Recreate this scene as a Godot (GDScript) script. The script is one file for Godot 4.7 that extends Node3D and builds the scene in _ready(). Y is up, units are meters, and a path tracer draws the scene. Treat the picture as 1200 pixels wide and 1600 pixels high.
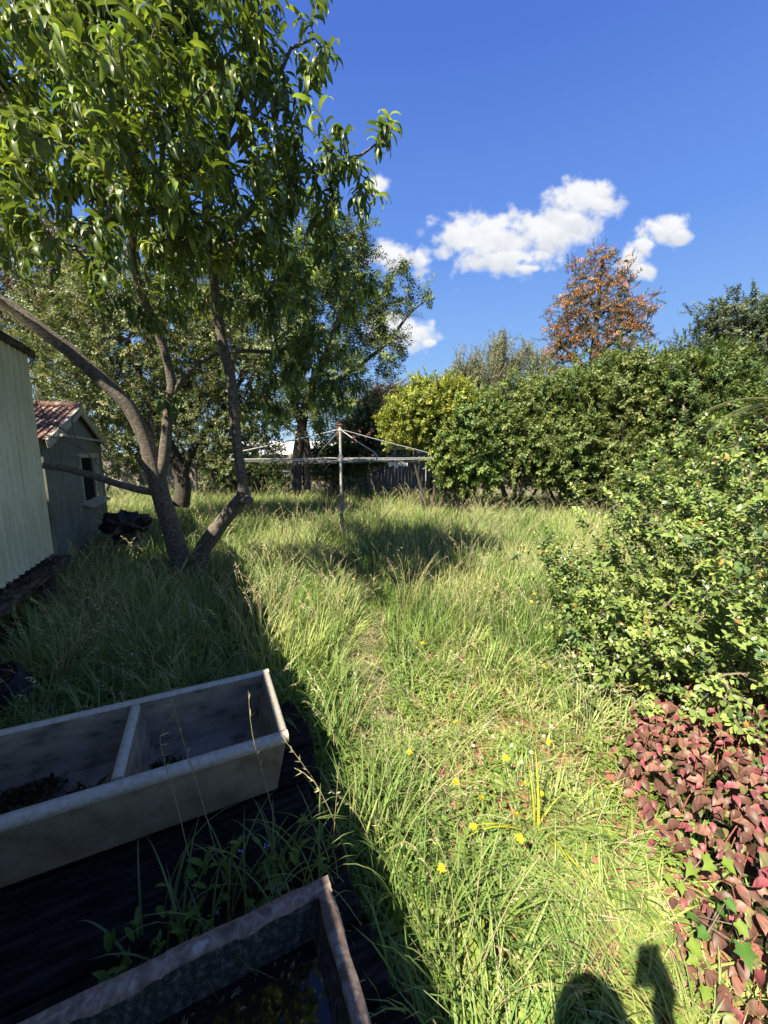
extends Node3D
# An overgrown back yard: wash troughs beside a corrugated shed, peach tree, rotary clothes line, hedge.
# The yard's own axes: along(u) runs right along the troughs, toward(n) comes back to the viewer.

const FOCAL := 602.0                       # pixels of the 1200 x 1600 photograph
const EYE := Vector3(0, 1.65, 0)
const PITCH := -0.1536
const SIDE := Vector3(0.905, 0, -0.425)    # yard axis u
const TOWARD := Vector3(0.425, 0, 0.905)   # yard axis n
const SUN_RAY := Vector3(0.413, -0.765, -0.505)

var rng := RandomNumberGenerator.new()
var taken := {}
var mats := {}
var mats_dull := []
var lump := FastNoiseLite.new()

# ------------------------------------------------------------------ directions
func ray(px: float, py: float) -> Vector3:
	return Vector3((px - 600.0) / FOCAL, (800.0 - py) / FOCAL, -1.0).rotated(Vector3.RIGHT, PITCH)

func at_depth(px: float, py: float, d: float) -> Vector3:
	var r := ray(px, py)
	return EYE + r * (d / -r.z)

func at_height(px: float, py: float, y: float) -> Vector3:
	var r := ray(px, py)
	return EYE + r * ((y - EYE.y) / r.y)

func to_pixel(p: Vector3) -> Vector2:
	var v := (p - EYE).rotated(Vector3.RIGHT, -PITCH)
	if v.z > -0.05:
		return Vector2(-9999, -9999)
	return Vector2(600.0 + FOCAL * v.x / -v.z, 800.0 - FOCAL * v.y / -v.z)

func yard(u: float, y: float, n: float) -> Vector3:
	return SIDE * u + TOWARD * n + Vector3(0, y, 0)

func yard_frame(u: float, y: float, n: float) -> Transform3D:
	return Transform3D(Basis(SIDE, Vector3.UP, TOWARD), yard(u, y, n))

func rnd(a: float, b: float) -> float:
	return rng.randf_range(a, b)

func rdir() -> Vector3:
	var z := rnd(-1, 1)
	var a := rnd(0, TAU)
	var s := sqrt(1.0 - z * z)
	return Vector3(s * cos(a), z, s * sin(a))

func look_basis(dir: Vector3, up: Vector3) -> Basis:
	var z := dir.normalized()
	var x := up.cross(z)
	if x.length() < 0.01:
		x = Vector3(0.3, 0.2, 0.9).cross(z)
	x = x.normalized()
	return Basis(x, z.cross(x), z)

# ------------------------------------------------------------------ mesh builder
class Shape:
	var v := PackedVector3Array()
	var n := PackedVector3Array()
	var c := PackedColorArray()
	var i := PackedInt32Array()

	func vert(p: Vector3, nn: Vector3, cc: Color) -> int:
		v.append(p)
		n.append(nn)
		c.append(cc)
		return v.size() - 1

	# a triangle turned so that its front looks along its vertices' normals
	func tri(a: int, b: int, d: int) -> void:
		var f := (v[d] - v[a]).cross(v[b] - v[a])
		if f.dot(n[a] + n[b] + n[d]) >= 0.0:
			i.append_array(PackedInt32Array([a, b, d]))
		else:
			i.append_array(PackedInt32Array([a, d, b]))

	func quad(a: int, b: int, d: int, e: int) -> void:
		tri(a, b, d)
		tri(a, d, e)

	func face(p: PackedVector3Array, cc: Color, out := Vector3.ZERO) -> void:
		var f := (p[2] - p[0]).cross(p[1] - p[0]).normalized()
		if out != Vector3.ZERO and f.dot(out) < 0.0:
			f = -f
		var first := v.size()
		for q in p:
			vert(q, f, cc)
		for k in range(1, p.size() - 1):
			tri(first, first + k, first + k + 1)

	func tube(pts: PackedVector3Array, rad: PackedFloat32Array, sides: int, cc: Color, cap_start := false, cap_end := false, flat := 1.0) -> void:
		var m := pts.size()
		if m < 2:
			return
		var t := (pts[1] - pts[0]).normalized()
		var side := t.cross(Vector3.UP)
		if side.length() < 0.05:
			side = t.cross(Vector3.RIGHT)
		side = side.normalized()
		var first := v.size()
		for k in m:
			var tt := t
			if k == 0:
				tt = pts[1] - pts[0]
			elif k == m - 1:
				tt = pts[k] - pts[k - 1]
			else:
				tt = pts[k + 1] - pts[k - 1]
			if tt.length() > 1e-6:
				t = tt.normalized()
			side = (side - t * side.dot(t)).normalized()
			var up := t.cross(side)
			for s in sides:
				var a := TAU * s / sides
				var o := side * cos(a) + up * sin(a) * flat
				vert(pts[k] + o * rad[k], o.normalized(), cc)
		for k in m - 1:
			for s in sides:
				var a := first + k * sides + s
				var b := first + k * sides + (s + 1) % sides
				quad(a, b, b + sides, a + sides)
		for e in 2:
			if (e == 0 and cap_start) or (e == 1 and cap_end):
				var base := first + (0 if e == 0 else (m - 1) * sides)
				var ring := PackedVector3Array()
				for s in sides:
					ring.append(v[base + s])
				face(ring, cc, (pts[0] - pts[1]) if e == 0 else (pts[m - 1] - pts[m - 2]))

	func box(x: Transform3D, size: Vector3, cc: Color, cut := 0.0) -> void:
		var h := size * 0.5
		var ax: Array[Vector3] = [x.basis.x, x.basis.y, x.basis.z]
		var hs: Array[float] = [h.x, h.y, h.z]
		var b := minf(cut, minf(h.x, minf(h.y, h.z)) * 0.9)
		for k in 3:
			for s in [-1.0, 1.0]:
				var k1 := (k + 1) % 3
				var k2 := (k + 2) % 3
				var o: Vector3 = x.origin + ax[k] * hs[k] * s
				var p := ax[k1] * (hs[k1] - b)
				var q := ax[k2] * (hs[k2] - b)
				face(PackedVector3Array([o + p + q, o - p + q, o - p - q, o + p - q]), cc, ax[k] * s)
		if b <= 0.0:
			return
		for k in 3:
			var k1 := (k + 1) % 3
			var k2 := (k + 2) % 3
			for s1 in [-1.0, 1.0]:
				for s2 in [-1.0, 1.0]:
					var e := ax[k] * (hs[k] - b)
					var p1: Vector3 = x.origin + ax[k1] * hs[k1] * s1 + ax[k2] * (hs[k2] - b) * s2
					var p2: Vector3 = x.origin + ax[k1] * (hs[k1] - b) * s1 + ax[k2] * hs[k2] * s2
					face(PackedVector3Array([p1 + e, p2 + e, p2 - e, p1 - e]), cc, ax[k1] * s1 + ax[k2] * s2)
		for sx in [-1.0, 1.0]:
			for sy in [-1.0, 1.0]:
				for sz in [-1.0, 1.0]:
					var a: Vector3 = x.origin + ax[0] * hs[0] * sx + ax[1] * (hs[1] - b) * sy + ax[2] * (hs[2] - b) * sz
					var d: Vector3 = x.origin + ax[0] * (hs[0] - b) * sx + ax[1] * hs[1] * sy + ax[2] * (hs[2] - b) * sz
					var e: Vector3 = x.origin + ax[0] * (hs[0] - b) * sx + ax[1] * (hs[1] - b) * sy + ax[2] * hs[2] * sz
					face(PackedVector3Array([a, d, e]), cc, ax[0] * sx + ax[1] * sy + ax[2] * sz)

	# a leaf along dir: lanceolate or ovate, folded along its midrib, bending down
	func leaf(at: Vector3, dir: Vector3, up: Vector3, length: float, width: float, bend: float, fold: float, segs: int, cc: Color, widest := 0.42, rib := 1.0, point := 0.85) -> void:
		var z := dir.normalized()
		var x := up.cross(z)
		if x.length() < 0.02:
			x = Vector3(0.7, 0.1, 0.7).cross(z)
		x = x.normalized()
		var y := z.cross(x)
		var first := v.size()
		var p := at
		var pw := log(0.5) / log(widest)
		for k in segs + 1:
			var t := float(k) / segs
			var a := bend * t
			var fz := z * cos(a) - y * sin(a)
			var fy := z * sin(a) + y * cos(a)
			if k > 0:
				p += fz * (length / segs)
			var w := width * 0.5 * pow(maxf(sin(PI * pow(t, pw)), 0.0), point)
			var lift := fy * fold * w
			var nl := (fy + x * fold).normalized()
			var nr := (fy - x * fold).normalized()
			vert(p - x * w + lift, nl, cc)
			vert(p, fy, Color(cc.r * rib, cc.g * rib, cc.b * rib))
			vert(p + x * w + lift, nr, cc)
		for k in segs:
			var o := first + k * 3
			if k == 0:
				tri(o + 1, o + 3, o + 4)
				tri(o + 1, o + 4, o + 5)
			elif k == segs - 1:
				tri(o, o + 1, o + 4)
				tri(o + 1, o + 2, o + 4)
			else:
				quad(o, o + 1, o + 4, o + 3)
				quad(o + 1, o + 2, o + 5, o + 4)

	# a grass blade: a tapering strip that bends over
	func blade(at: Vector3, lean: Vector3, height: float, width: float, bend: float, segs: int, cc: Color) -> void:
		var side := Vector3.UP.cross(lean)
		if side.length() < 0.02:
			side = Vector3.RIGHT
		side = side.normalized()
		var flatd := Vector3(lean.x, 0, lean.z).normalized()
		var first := v.size()
		var p := at
		var a0 := atan2(Vector2(lean.x, lean.z).length(), lean.y)
		for k in segs + 1:
			var t := float(k) / segs
			var a := a0 + bend * t * t
			var d := flatd * sin(a) + Vector3.UP * cos(a)
			if k > 0:
				p += d * (height / segs)
			var nn := (Vector3.UP * sin(a) - flatd * cos(a))
			nn = -nn if nn.y < 0.0 else nn
			var w := width * 0.5 * (1.0 - t * t * 0.96)
			vert(p - side * w, (nn - side * 0.35).normalized(), cc)
			vert(p + side * w, (nn + side * 0.35).normalized(), cc)
		for k in segs:
			var o := first + k * 2
			quad(o, o + 1, o + 3, o + 2)

	func mesh() -> ArrayMesh:
		var arr := []
		arr.resize(Mesh.ARRAY_MAX)
		arr[Mesh.ARRAY_VERTEX] = v
		arr[Mesh.ARRAY_NORMAL] = n
		arr[Mesh.ARRAY_COLOR] = c
		arr[Mesh.ARRAY_INDEX] = i
		var m := ArrayMesh.new()
		m.add_surface_from_arrays(Mesh.PRIMITIVE_TRIANGLES, arr)
		return m

# ------------------------------------------------------------------ nodes
func numbered(called: String) -> String:
	if not taken.has(called):
		taken[called] = 0
		return called
	taken[called] += 1
	return "%s_%03d" % [called, taken[called]]

func thing(called: String, label: String, category: String, at := Vector3.ZERO, group := "") -> Node3D:
	var o := Node3D.new()
	o.name = numbered(called)
	add_child(o)
	o.position = at
	tag(o, label, category, group)
	return o

func tag(o: Node3D, label: String, category: String, group := "", kind := "") -> void:
	if label:
		o.set_meta("label", label)
	if category:
		o.set_meta("category", category)
	if group:
		o.set_meta("group", group)
	if kind:
		o.set_meta("kind", kind)

func put(called: String, m: Mesh, mat: Material, parent: Node3D = null) -> MeshInstance3D:
	var o := MeshInstance3D.new()
	o.mesh = m
	o.material_override = mat
	if parent == null:
		o.name = numbered(called)
		add_child(o)
	else:
		o.name = called
		parent.add_child(o, true)
	return o

func scatter(called: String, m: Mesh, mat: Material, where: Array[Transform3D], tint: PackedColorArray, parent: Node3D = null) -> MultiMeshInstance3D:
	var mm := MultiMesh.new()
	mm.transform_format = MultiMesh.TRANSFORM_3D
	mm.use_colors = true
	mm.mesh = m
	mm.instance_count = where.size()
	for k in where.size():
		mm.set_instance_transform(k, where[k])
		mm.set_instance_color(k, tint[k])
	var o := MultiMeshInstance3D.new()
	o.multimesh = mm
	o.material_override = mat
	o.set_meta("kind", "stuff")
	if parent == null:
		o.name = numbered(called)
		add_child(o)
	else:
		o.name = called
		parent.add_child(o, true)
	return o

# ------------------------------------------------------------------ materials
func noise_texture(freq: float, ramp: Array, seed_value: int, octaves := 4, as_normal := false, size := 512) -> NoiseTexture2D:
	var nz := FastNoiseLite.new()
	nz.seed = seed_value
	nz.noise_type = FastNoiseLite.TYPE_SIMPLEX_SMOOTH
	nz.frequency = freq
	nz.fractal_octaves = octaves
	var t := NoiseTexture2D.new()
	t.width = size
	t.height = size
	t.seamless = true
	t.noise = nz
	if as_normal:
		t.as_normal_map = true
		t.bump_strength = 6.0
	if ramp.size() > 0:
		var g := Gradient.new()
		var offs := PackedFloat32Array()
		var cols := PackedColorArray()
		for r in ramp:
			offs.append(r[0])
			var lc: Color = r[1]
			cols.append(lc.linear_to_srgb())
		g.offsets = offs
		g.colors = cols
		t.color_ramp = g
	return t

# colours in ramps are linear real-world values
func surface(called: String, freq: float, ramp: Array, rough: float, uv: Vector3, bump := 0.0, metal := 0.0, bump_freq := 0.03) -> StandardMaterial3D:
	var m := StandardMaterial3D.new()
	m.resource_name = called
	m.albedo_texture = noise_texture(freq, ramp, called.hash() % 1000)
	m.roughness = rough
	m.metallic = metal
	m.uv1_triplanar = true
	m.uv1_scale = uv
	if bump > 0.0:
		m.heightmap_enabled = true
		m.heightmap_texture = noise_texture(bump_freq, [], called.hash() % 1000 + 7, 5)
		m.heightmap_scale = bump
	mats[called] = m
	return m

func plain(called: String, lin: Color, rough: float, metal := 0.0) -> StandardMaterial3D:
	var m := StandardMaterial3D.new()
	m.resource_name = called
	m.albedo_color = lin.linear_to_srgb()
	m.roughness = rough
	m.metallic = metal
	mats[called] = m
	return m

func leafy(called: String, through: float, rough: float, tint := Color(1, 1, 1), spec := 0.5) -> StandardMaterial3D:
	var m := StandardMaterial3D.new()
	m.resource_name = called
	m.vertex_color_use_as_albedo = true
	m.albedo_color = tint.linear_to_srgb()
	m.roughness = rough
	m.metallic_specular = spec
	m.backlight_enabled = true
	m.backlight = Color(through * 0.95, through, through * 0.35).linear_to_srgb()
	m.cull_mode = BaseMaterial3D.CULL_DISABLED
	mats[called] = m
	return m

func vary(c: Color, amount: float, warm := 0.0) -> Color:
	var k := 1.0 + rnd(-amount, amount)
	var w := rnd(-warm, warm)
	return Color(c.r * k * (1.0 + w), c.g * k, c.b * k * (1.0 - w * 0.5))

# ------------------------------------------------------------------ sky
func cloud_field(px: float, py: float, fbm: FastNoiseLite) -> Vector2:
	var blobs := [[765, 380, 88, 46], [850, 362, 74, 36], [722, 372, 42, 38], [908, 318, 54, 34], [885, 346, 66, 30], [790, 402, 74, 24], [940, 300, 20, 16], [822, 418, 26, 8],
		[1032, 358, 46, 22], [1064, 368, 22, 14], [1008, 384, 17, 15], [984, 406, 22, 22], [1004, 424, 20, 14],
		[612, 400, 40, 22], [660, 408, 16, 26], [586, 290, 20, 18], [640, 525, 40, 24], [604, 512, 40, 32], [668, 536, 14, 8]]
	var best := -1.0
	var low := 0.0
	for b in blobs:
		var dx: float = (px - b[0]) / b[2]
		var dy: float = (py - b[1]) / b[3]
		var f := 1.0 - sqrt(dx * dx + dy * dy)
		if f > best:
			best = f
			low = dy
	if best < -0.75:
		return Vector2.ZERO
	var nz := fbm.get_noise_2d(px, py * 1.15) + 0.5 * fbm.get_noise_2d(px * 2.7 + 400.0, py * 2.9)
	var dens := smoothstep(-0.25, 0.55, best + nz * 0.72)
	var grey := clampf(0.2 + low * 0.45 + 0.4 * fbm.get_noise_2d(px * 1.3 + 91.0, py * 1.6 + 33.0), 0.0, 1.0) * smoothstep(0.1, 0.8, dens)
	return Vector2(dens, grey)

func make_sky() -> ImageTexture:
	var w := 4096
	var h := 2048
	var img := Image.create(w, h, false, Image.FORMAT_RGBF)
	var stops := [[0.0, Color(0.185, 0.245, 0.30)], [4.0, Color(0.147, 0.222, 0.30)], [12.0, Color(0.086, 0.159, 0.292)], [25.0, Color(0.047, 0.102, 0.263)], [42.0, Color(0.027, 0.061, 0.209)], [60.0, Color(0.0195, 0.0445, 0.172)], [90.0, Color(0.0155, 0.036, 0.149)]]
	var row_color := PackedColorArray()
	for y in h:
		var e := 90.0 - 180.0 * (y + 0.5) / h
		var c := Color(0.10, 0.11, 0.07)
		if e > 0.0:
			for k in stops.size() - 1:
				if e >= stops[k][0] and e <= stops[k + 1][0]:
					var c0: Color = stops[k][1]
					var c1: Color = stops[k + 1][1]
					c = c0.lerp(c1, (e - stops[k][0]) / (stops[k + 1][0] - stops[k][0]))
		row_color.append(c)
		img.fill_rect(Rect2i(0, y, w, 1), c)
	var fbm := FastNoiseLite.new()
	fbm.seed = 12
	fbm.frequency = 0.016
	fbm.fractal_octaves = 5
	for y in range(int(h * 0.25), int(h * 0.48)):
		var e := PI * 0.5 - PI * (y + 0.5) / h
		for x in range(-40, 520):
			var a := TAU * (x + 0.5) / w
			var dir := Vector3(sin(a) * cos(e), sin(e), -cos(a) * cos(e))
			var px := to_pixel(EYE + dir * 100.0)
			if px.x < 540 or px.x > 1110 or px.y < 255 or px.y > 575:
				continue
			var f := cloud_field(px.x, px.y, fbm)
			if f.x > 0.003:
				for turn in [0.0, 82.0, 148.0, 214.0, 282.0]:
					var white := Color(0.30, 0.302, 0.305).lerp(Color(0.185, 0.20, 0.227), f.y)
					img.set_pixel(posmod(x + int(turn / 360.0 * w), w), y, row_color[y].lerp(white, f.x * 0.97))
	return ImageTexture.create_from_image(img)

# ------------------------------------------------------------------ scene
func _ready() -> void:
	rng.seed = 4711
	lump.seed = 3
	lump.frequency = 1.0
	lump.fractal_octaves = 3
	var cam := Camera3D.new()
	cam.name = "camera"
	cam.position = EYE
	cam.rotation.x = PITCH
	cam.fov = rad_to_deg(2.0 * atan(800.0 / FOCAL))
	cam.near = 0.05
	cam.far = 600.0
	cam.current = true
	add_child(cam)

	var env := Environment.new()
	env.background_mode = Environment.BG_SKY
	var sky := Sky.new()
	var pano := PanoramaSkyMaterial.new()
	pano.panorama = make_sky()
	sky.sky_material = pano
	env.sky = sky
	env.background_energy_multiplier = 1.0
	env.tonemap_mode = Environment.TONE_MAPPER_LINEAR
	env.tonemap_exposure = 3.25
	env.sdfgi_enabled = true
	env.ssao_enabled = true
	env.ssil_enabled = true
	var world := WorldEnvironment.new()
	world.name = "world"
	world.environment = env
	add_child(world)

	var sun := DirectionalLight3D.new()
	sun.name = "sun"
	sun.light_energy = 1.6
	sun.light_angular_distance = 0.5
	sun.light_color = Color(1.0, 0.95, 0.86)
	sun.shadow_enabled = true
	add_child(sun)
	sun.look_at_from_position(-SUN_RAY * 50.0, Vector3.ZERO, Vector3.UP)

	make_materials()
	print("setting")
	build_ground()
	build_near_shed()
	build_gable_shed()
	build_far_houses()
	build_fence()
	print("things")
	build_troughs()
	build_clothes_line()
	build_barbecue()
	build_odds()
	print("trees")
	build_peach()
	build_back_trees()
	build_hedge()
	print("bush")
	build_bush()
	build_knotweed()
	print("grass")
	build_grass()
	build_small_plants()
	build_person()
	print("done")

func make_materials() -> void:
	surface("soil", 0.02, [[0.0, Color(0.02, 0.016, 0.01)], [0.45, Color(0.04, 0.034, 0.019)], [0.7, Color(0.06, 0.06, 0.026)], [1.0, Color(0.10, 0.088, 0.05)]], 0.95, Vector3(0.9, 0.9, 0.9), 3.0)
	mats["soil"].uv1_world_triplanar = true
	mats_dull = ["black_timber", "dark_timber", "soil"]
	surface("cream_steel", 0.006, [[0.2, Color(0.48, 0.47, 0.31)], [0.5, Color(0.60, 0.59, 0.43)], [0.85, Color(0.64, 0.63, 0.47)]], 0.5, Vector3(1.2, 0.35, 1.2))
	surface("green_steel", 0.008, [[0.2, Color(0.10, 0.115, 0.10)], [0.5, Color(0.16, 0.18, 0.155)], [0.9, Color(0.21, 0.235, 0.205)]], 0.55, Vector3(1.5, 0.4, 1.5))
	surface("rusty_steel", 0.012, [[0.15, Color(0.035, 0.015, 0.012)], [0.40, Color(0.085, 0.03, 0.022)], [0.55, Color(0.13, 0.065, 0.05)], [0.68, Color(0.25, 0.21, 0.18)]], 0.75, Vector3(1.3, 1.3, 1.3))
	surface("pale_trim", 0.02, [[0.2, Color(0.20, 0.19, 0.165)], [0.5, Color(0.36, 0.35, 0.32)], [0.9, Color(0.48, 0.47, 0.44)]], 0.6, Vector3(2, 2, 2))
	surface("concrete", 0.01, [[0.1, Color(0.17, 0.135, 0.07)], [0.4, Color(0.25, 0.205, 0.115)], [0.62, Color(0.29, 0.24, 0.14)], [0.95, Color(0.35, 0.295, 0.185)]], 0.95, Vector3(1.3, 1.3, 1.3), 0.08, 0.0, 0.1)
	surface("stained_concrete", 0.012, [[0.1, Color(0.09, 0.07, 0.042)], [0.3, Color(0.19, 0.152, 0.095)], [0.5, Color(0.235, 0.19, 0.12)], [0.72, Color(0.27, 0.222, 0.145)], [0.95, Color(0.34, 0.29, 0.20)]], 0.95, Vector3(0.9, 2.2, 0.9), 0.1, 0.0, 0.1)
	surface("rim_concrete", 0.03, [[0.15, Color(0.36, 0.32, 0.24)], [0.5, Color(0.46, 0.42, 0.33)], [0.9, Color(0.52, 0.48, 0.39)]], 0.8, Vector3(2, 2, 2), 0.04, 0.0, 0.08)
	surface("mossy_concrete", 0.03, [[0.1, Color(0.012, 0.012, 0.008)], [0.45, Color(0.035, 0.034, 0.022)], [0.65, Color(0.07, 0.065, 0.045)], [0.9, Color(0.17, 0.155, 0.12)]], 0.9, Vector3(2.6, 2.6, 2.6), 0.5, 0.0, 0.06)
	surface("flaked_rim", 0.022, [[0.0, Color(0.05, 0.036, 0.024)], [0.3, Color(0.12, 0.085, 0.055)], [0.44, Color(0.22, 0.165, 0.115)], [0.55, Color(0.33, 0.27, 0.205)], [0.62, Color(0.27, 0.16, 0.115)], [0.72, Color(0.19, 0.135, 0.09)], [0.85, Color(0.40, 0.34, 0.26)], [1.0, Color(0.46, 0.40, 0.32)]], 0.9, Vector3(1.1, 1.1, 1.1), 0.2, 0.0, 0.06)
	surface("black_timber", 0.012, [[0.15, Color(0.008, 0.007, 0.006)], [0.5, Color(0.017, 0.015, 0.013)], [0.8, Color(0.034, 0.03, 0.026)]], 1.0, Vector3(0.8, 5.0, 5.0), 0.4, 0.0, 0.05)
	surface("dark_timber", 0.012, [[0.1, Color(0.03, 0.026, 0.02)], [0.5, Color(0.075, 0.065, 0.05)], [0.85, Color(0.15, 0.14, 0.10)]], 0.95, Vector3(3.0, 3.0, 0.7), 0.6, 0.0, 0.04)
	surface("grey_timber", 0.012, [[0.1, Color(0.12, 0.105, 0.09)], [0.5, Color(0.22, 0.20, 0.175)], [0.85, Color(0.32, 0.30, 0.27)]], 0.95, Vector3(6.0, 0.7, 6.0), 0.3)
	surface("galvanised", 0.02, [[0.2, Color(0.26, 0.26, 0.25)], [0.5, Color(0.42, 0.42, 0.41)], [0.9, Color(0.54, 0.54, 0.53)]], 0.45, Vector3(3, 3, 3), 0.0, 0.35)
	surface("dull_iron", 0.03, [[0.2, Color(0.12, 0.105, 0.09)], [0.6, Color(0.24, 0.22, 0.20)], [0.9, Color(0.33, 0.31, 0.29)]], 0.6, Vector3(6, 6, 6), 0.2, 0.3)
	surface("peach_bark", 0.012, [[0.1, Color(0.045, 0.038, 0.03)], [0.4, Color(0.10, 0.086, 0.068)], [0.65, Color(0.17, 0.15, 0.12)], [0.9, Color(0.27, 0.25, 0.21)]], 0.9, Vector3(3.0, 6.0, 3.0), 1.2, 0.0, 0.03)
	surface("dark_bark", 0.014, [[0.1, Color(0.025, 0.021, 0.017)], [0.5, Color(0.06, 0.05, 0.04)], [0.9, Color(0.12, 0.105, 0.085)]], 0.95, Vector3(4.0, 1.6, 4.0), 1.4, 0.0, 0.03)
	surface("twig_bark", 0.03, [[0.1, Color(0.09, 0.07, 0.05)], [0.5, Color(0.17, 0.14, 0.105)], [0.9, Color(0.26, 0.23, 0.18)]], 0.9, Vector3(6, 6, 6))
	surface("brick", 0.03, [[0.1, Color(0.16, 0.05, 0.035)], [0.5, Color(0.28, 0.10, 0.07)], [0.9, Color(0.36, 0.17, 0.13)]], 0.9, Vector3(4, 4, 4), 0.5, 0.0, 0.06)
	surface("tile_roof", 0.02, [[0.2, Color(0.17, 0.08, 0.06)], [0.6, Color(0.25, 0.13, 0.10)], [0.9, Color(0.33, 0.2, 0.16)]], 0.85, Vector3(1, 1, 1))
	surface("white_roof", 0.01, [[0.2, Color(0.55, 0.55, 0.54)], [0.6, Color(0.70, 0.70, 0.69)], [0.9, Color(0.76, 0.76, 0.75)]], 0.5, Vector3(0.5, 0.5, 0.5))
	surface("weatherboard", 0.01, [[0.2, Color(0.33, 0.31, 0.27)], [0.6, Color(0.42, 0.40, 0.36)], [0.9, Color(0.5, 0.48, 0.44)]], 0.8, Vector3(0.6, 2.0, 0.6))
	surface("black_cover", 0.02, [[0.2, Color(0.008, 0.008, 0.01)], [0.6, Color(0.015, 0.016, 0.02)], [0.9, Color(0.03, 0.032, 0.04)]], 0.42, Vector3(3, 3, 3), 1.0, 0.0, 0.02)
	surface("navy_plastic", 0.02, [[0.2, Color(0.008, 0.01, 0.02)], [0.9, Color(0.02, 0.026, 0.05)]], 0.5, Vector3(3, 3, 3))
	surface("slate_blue", 0.02, [[0.2, Color(0.05, 0.07, 0.10)], [0.9, Color(0.09, 0.12, 0.16)]], 0.5, Vector3(2, 2, 2))
	plain("blue_plastic", Color(0.012, 0.035, 0.22), 0.45)
	plain("dark_water", Color(0.008, 0.009, 0.007), 0.03)
	plain("stem_green", Color(0.12, 0.17, 0.05), 0.7)
	plain("petal_yellow", Color(0.72, 0.47, 0.01), 0.7)
	plain("petal_blue", Color(0.34, 0.40, 0.72), 0.7)
	plain("clover_white", Color(0.62, 0.58, 0.50), 0.9)
	plain("skin", Color(0.42, 0.25, 0.18), 0.6)
	plain("navy_cloth", Color(0.02, 0.025, 0.05), 0.9)
	plain("phone_black", Color(0.015, 0.015, 0.016), 0.2)
	var glass := StandardMaterial3D.new()
	glass.albedo_color = Color(0.75, 0.8, 0.78, 0.25)
	glass.transparency = BaseMaterial3D.TRANSPARENCY_ALPHA
	glass.roughness = 0.05
	mats["glass"] = glass
	leafy("peach_leaf", 0.8, 0.4)
	leafy("small_leaf", 0.7, 0.5)
	leafy("hedge_leaf", 0.68, 0.55)
	leafy("weed_leaf", 0.5, 0.6, Color(1, 1, 1), 0.3)
	for k in mats_dull:
		mats[k].metallic_specular = 0.25
	leafy("bush_leaf", 0.5, 0.34)
	leafy("red_leaf", 0.5, 0.46, Color(1, 1, 1), 0.4)
	leafy("grass_blade", 0.6, 0.55, Color(1, 1, 1), 0.4)
	leafy("dry_litter", 0.2, 0.9, Color(1, 1, 1), 0.2)

# ------------------------------------------------------------------ ground and buildings
func build_ground() -> void:
	var s := Shape.new()
	var lines := PackedFloat32Array()
	var k := -18.0
	while k <= 18.01:
		lines.append(k)
		k += 0.3
	lines.append(30.0)
	lines.append(80.0)
	lines.append(400.0)
	var all := PackedFloat32Array([-400.0, -80.0, -30.0])
	all.append_array(lines)
	var m := all.size()
	for a in m:
		for b in m:
			var x := all[b]
			var z := all[a]
			var y := 0.018 * lump.get_noise_2d(x * 0.9, z * 0.9) - 0.012
			s.vert(Vector3(x, y, z), Vector3.UP, Color.WHITE)
	for a in m - 1:
		for b in m - 1:
			var o := a * m + b
			s.quad(o, o + 1, o + m + 1, o + m)
	var g := put("ground", s.mesh(), mats["soil"])
	tag(g, "brown earth and thatch under the long grass", "ground", "", "structure")

# one corrugated sheet: x along its width, y up, z out of the wall; top(x) gives its height
func sheet(width: float, bottom: float, top0: float, top1: float, pitch: float, deep: float) -> ArrayMesh:
	var s := Shape.new()
	var xs := PackedFloat32Array()
	var zs := PackedFloat32Array()
	var x := 0.0
	while x < width - 0.001:
		for q in [[0.0, 0.0], [0.5, 0.0], [0.62, 1.0], [0.88, 1.0]]:
			if x + q[0] * pitch <= width:
				xs.append(x + q[0] * pitch)
				zs.append(q[1] * deep)
		x += pitch
	xs.append(width)
	zs.append(0.0)
	for k in xs.size() - 1:
		var t0 := lerpf(top0, top1, xs[k] / width)
		var t1 := lerpf(top0, top1, xs[k + 1] / width)
		s.face(PackedVector3Array([Vector3(xs[k], bottom, zs[k]), Vector3(xs[k + 1], bottom, zs[k + 1]), Vector3(xs[k + 1], t1, zs[k + 1]), Vector3(xs[k], t0, zs[k])]), Color.WHITE, Vector3(0, 0, 1))
	return s.mesh()

func box_part(called: String, size: Vector3, at: Transform3D, mat: String, parent: Node3D, cut := 0.004) -> MeshInstance3D:
	var s := Shape.new()
	s.box(Transform3D.IDENTITY, size, Color.WHITE, cut)
	var o := put(called, s.mesh(), mats[mat], parent)
	o.transform = at
	return o

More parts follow.
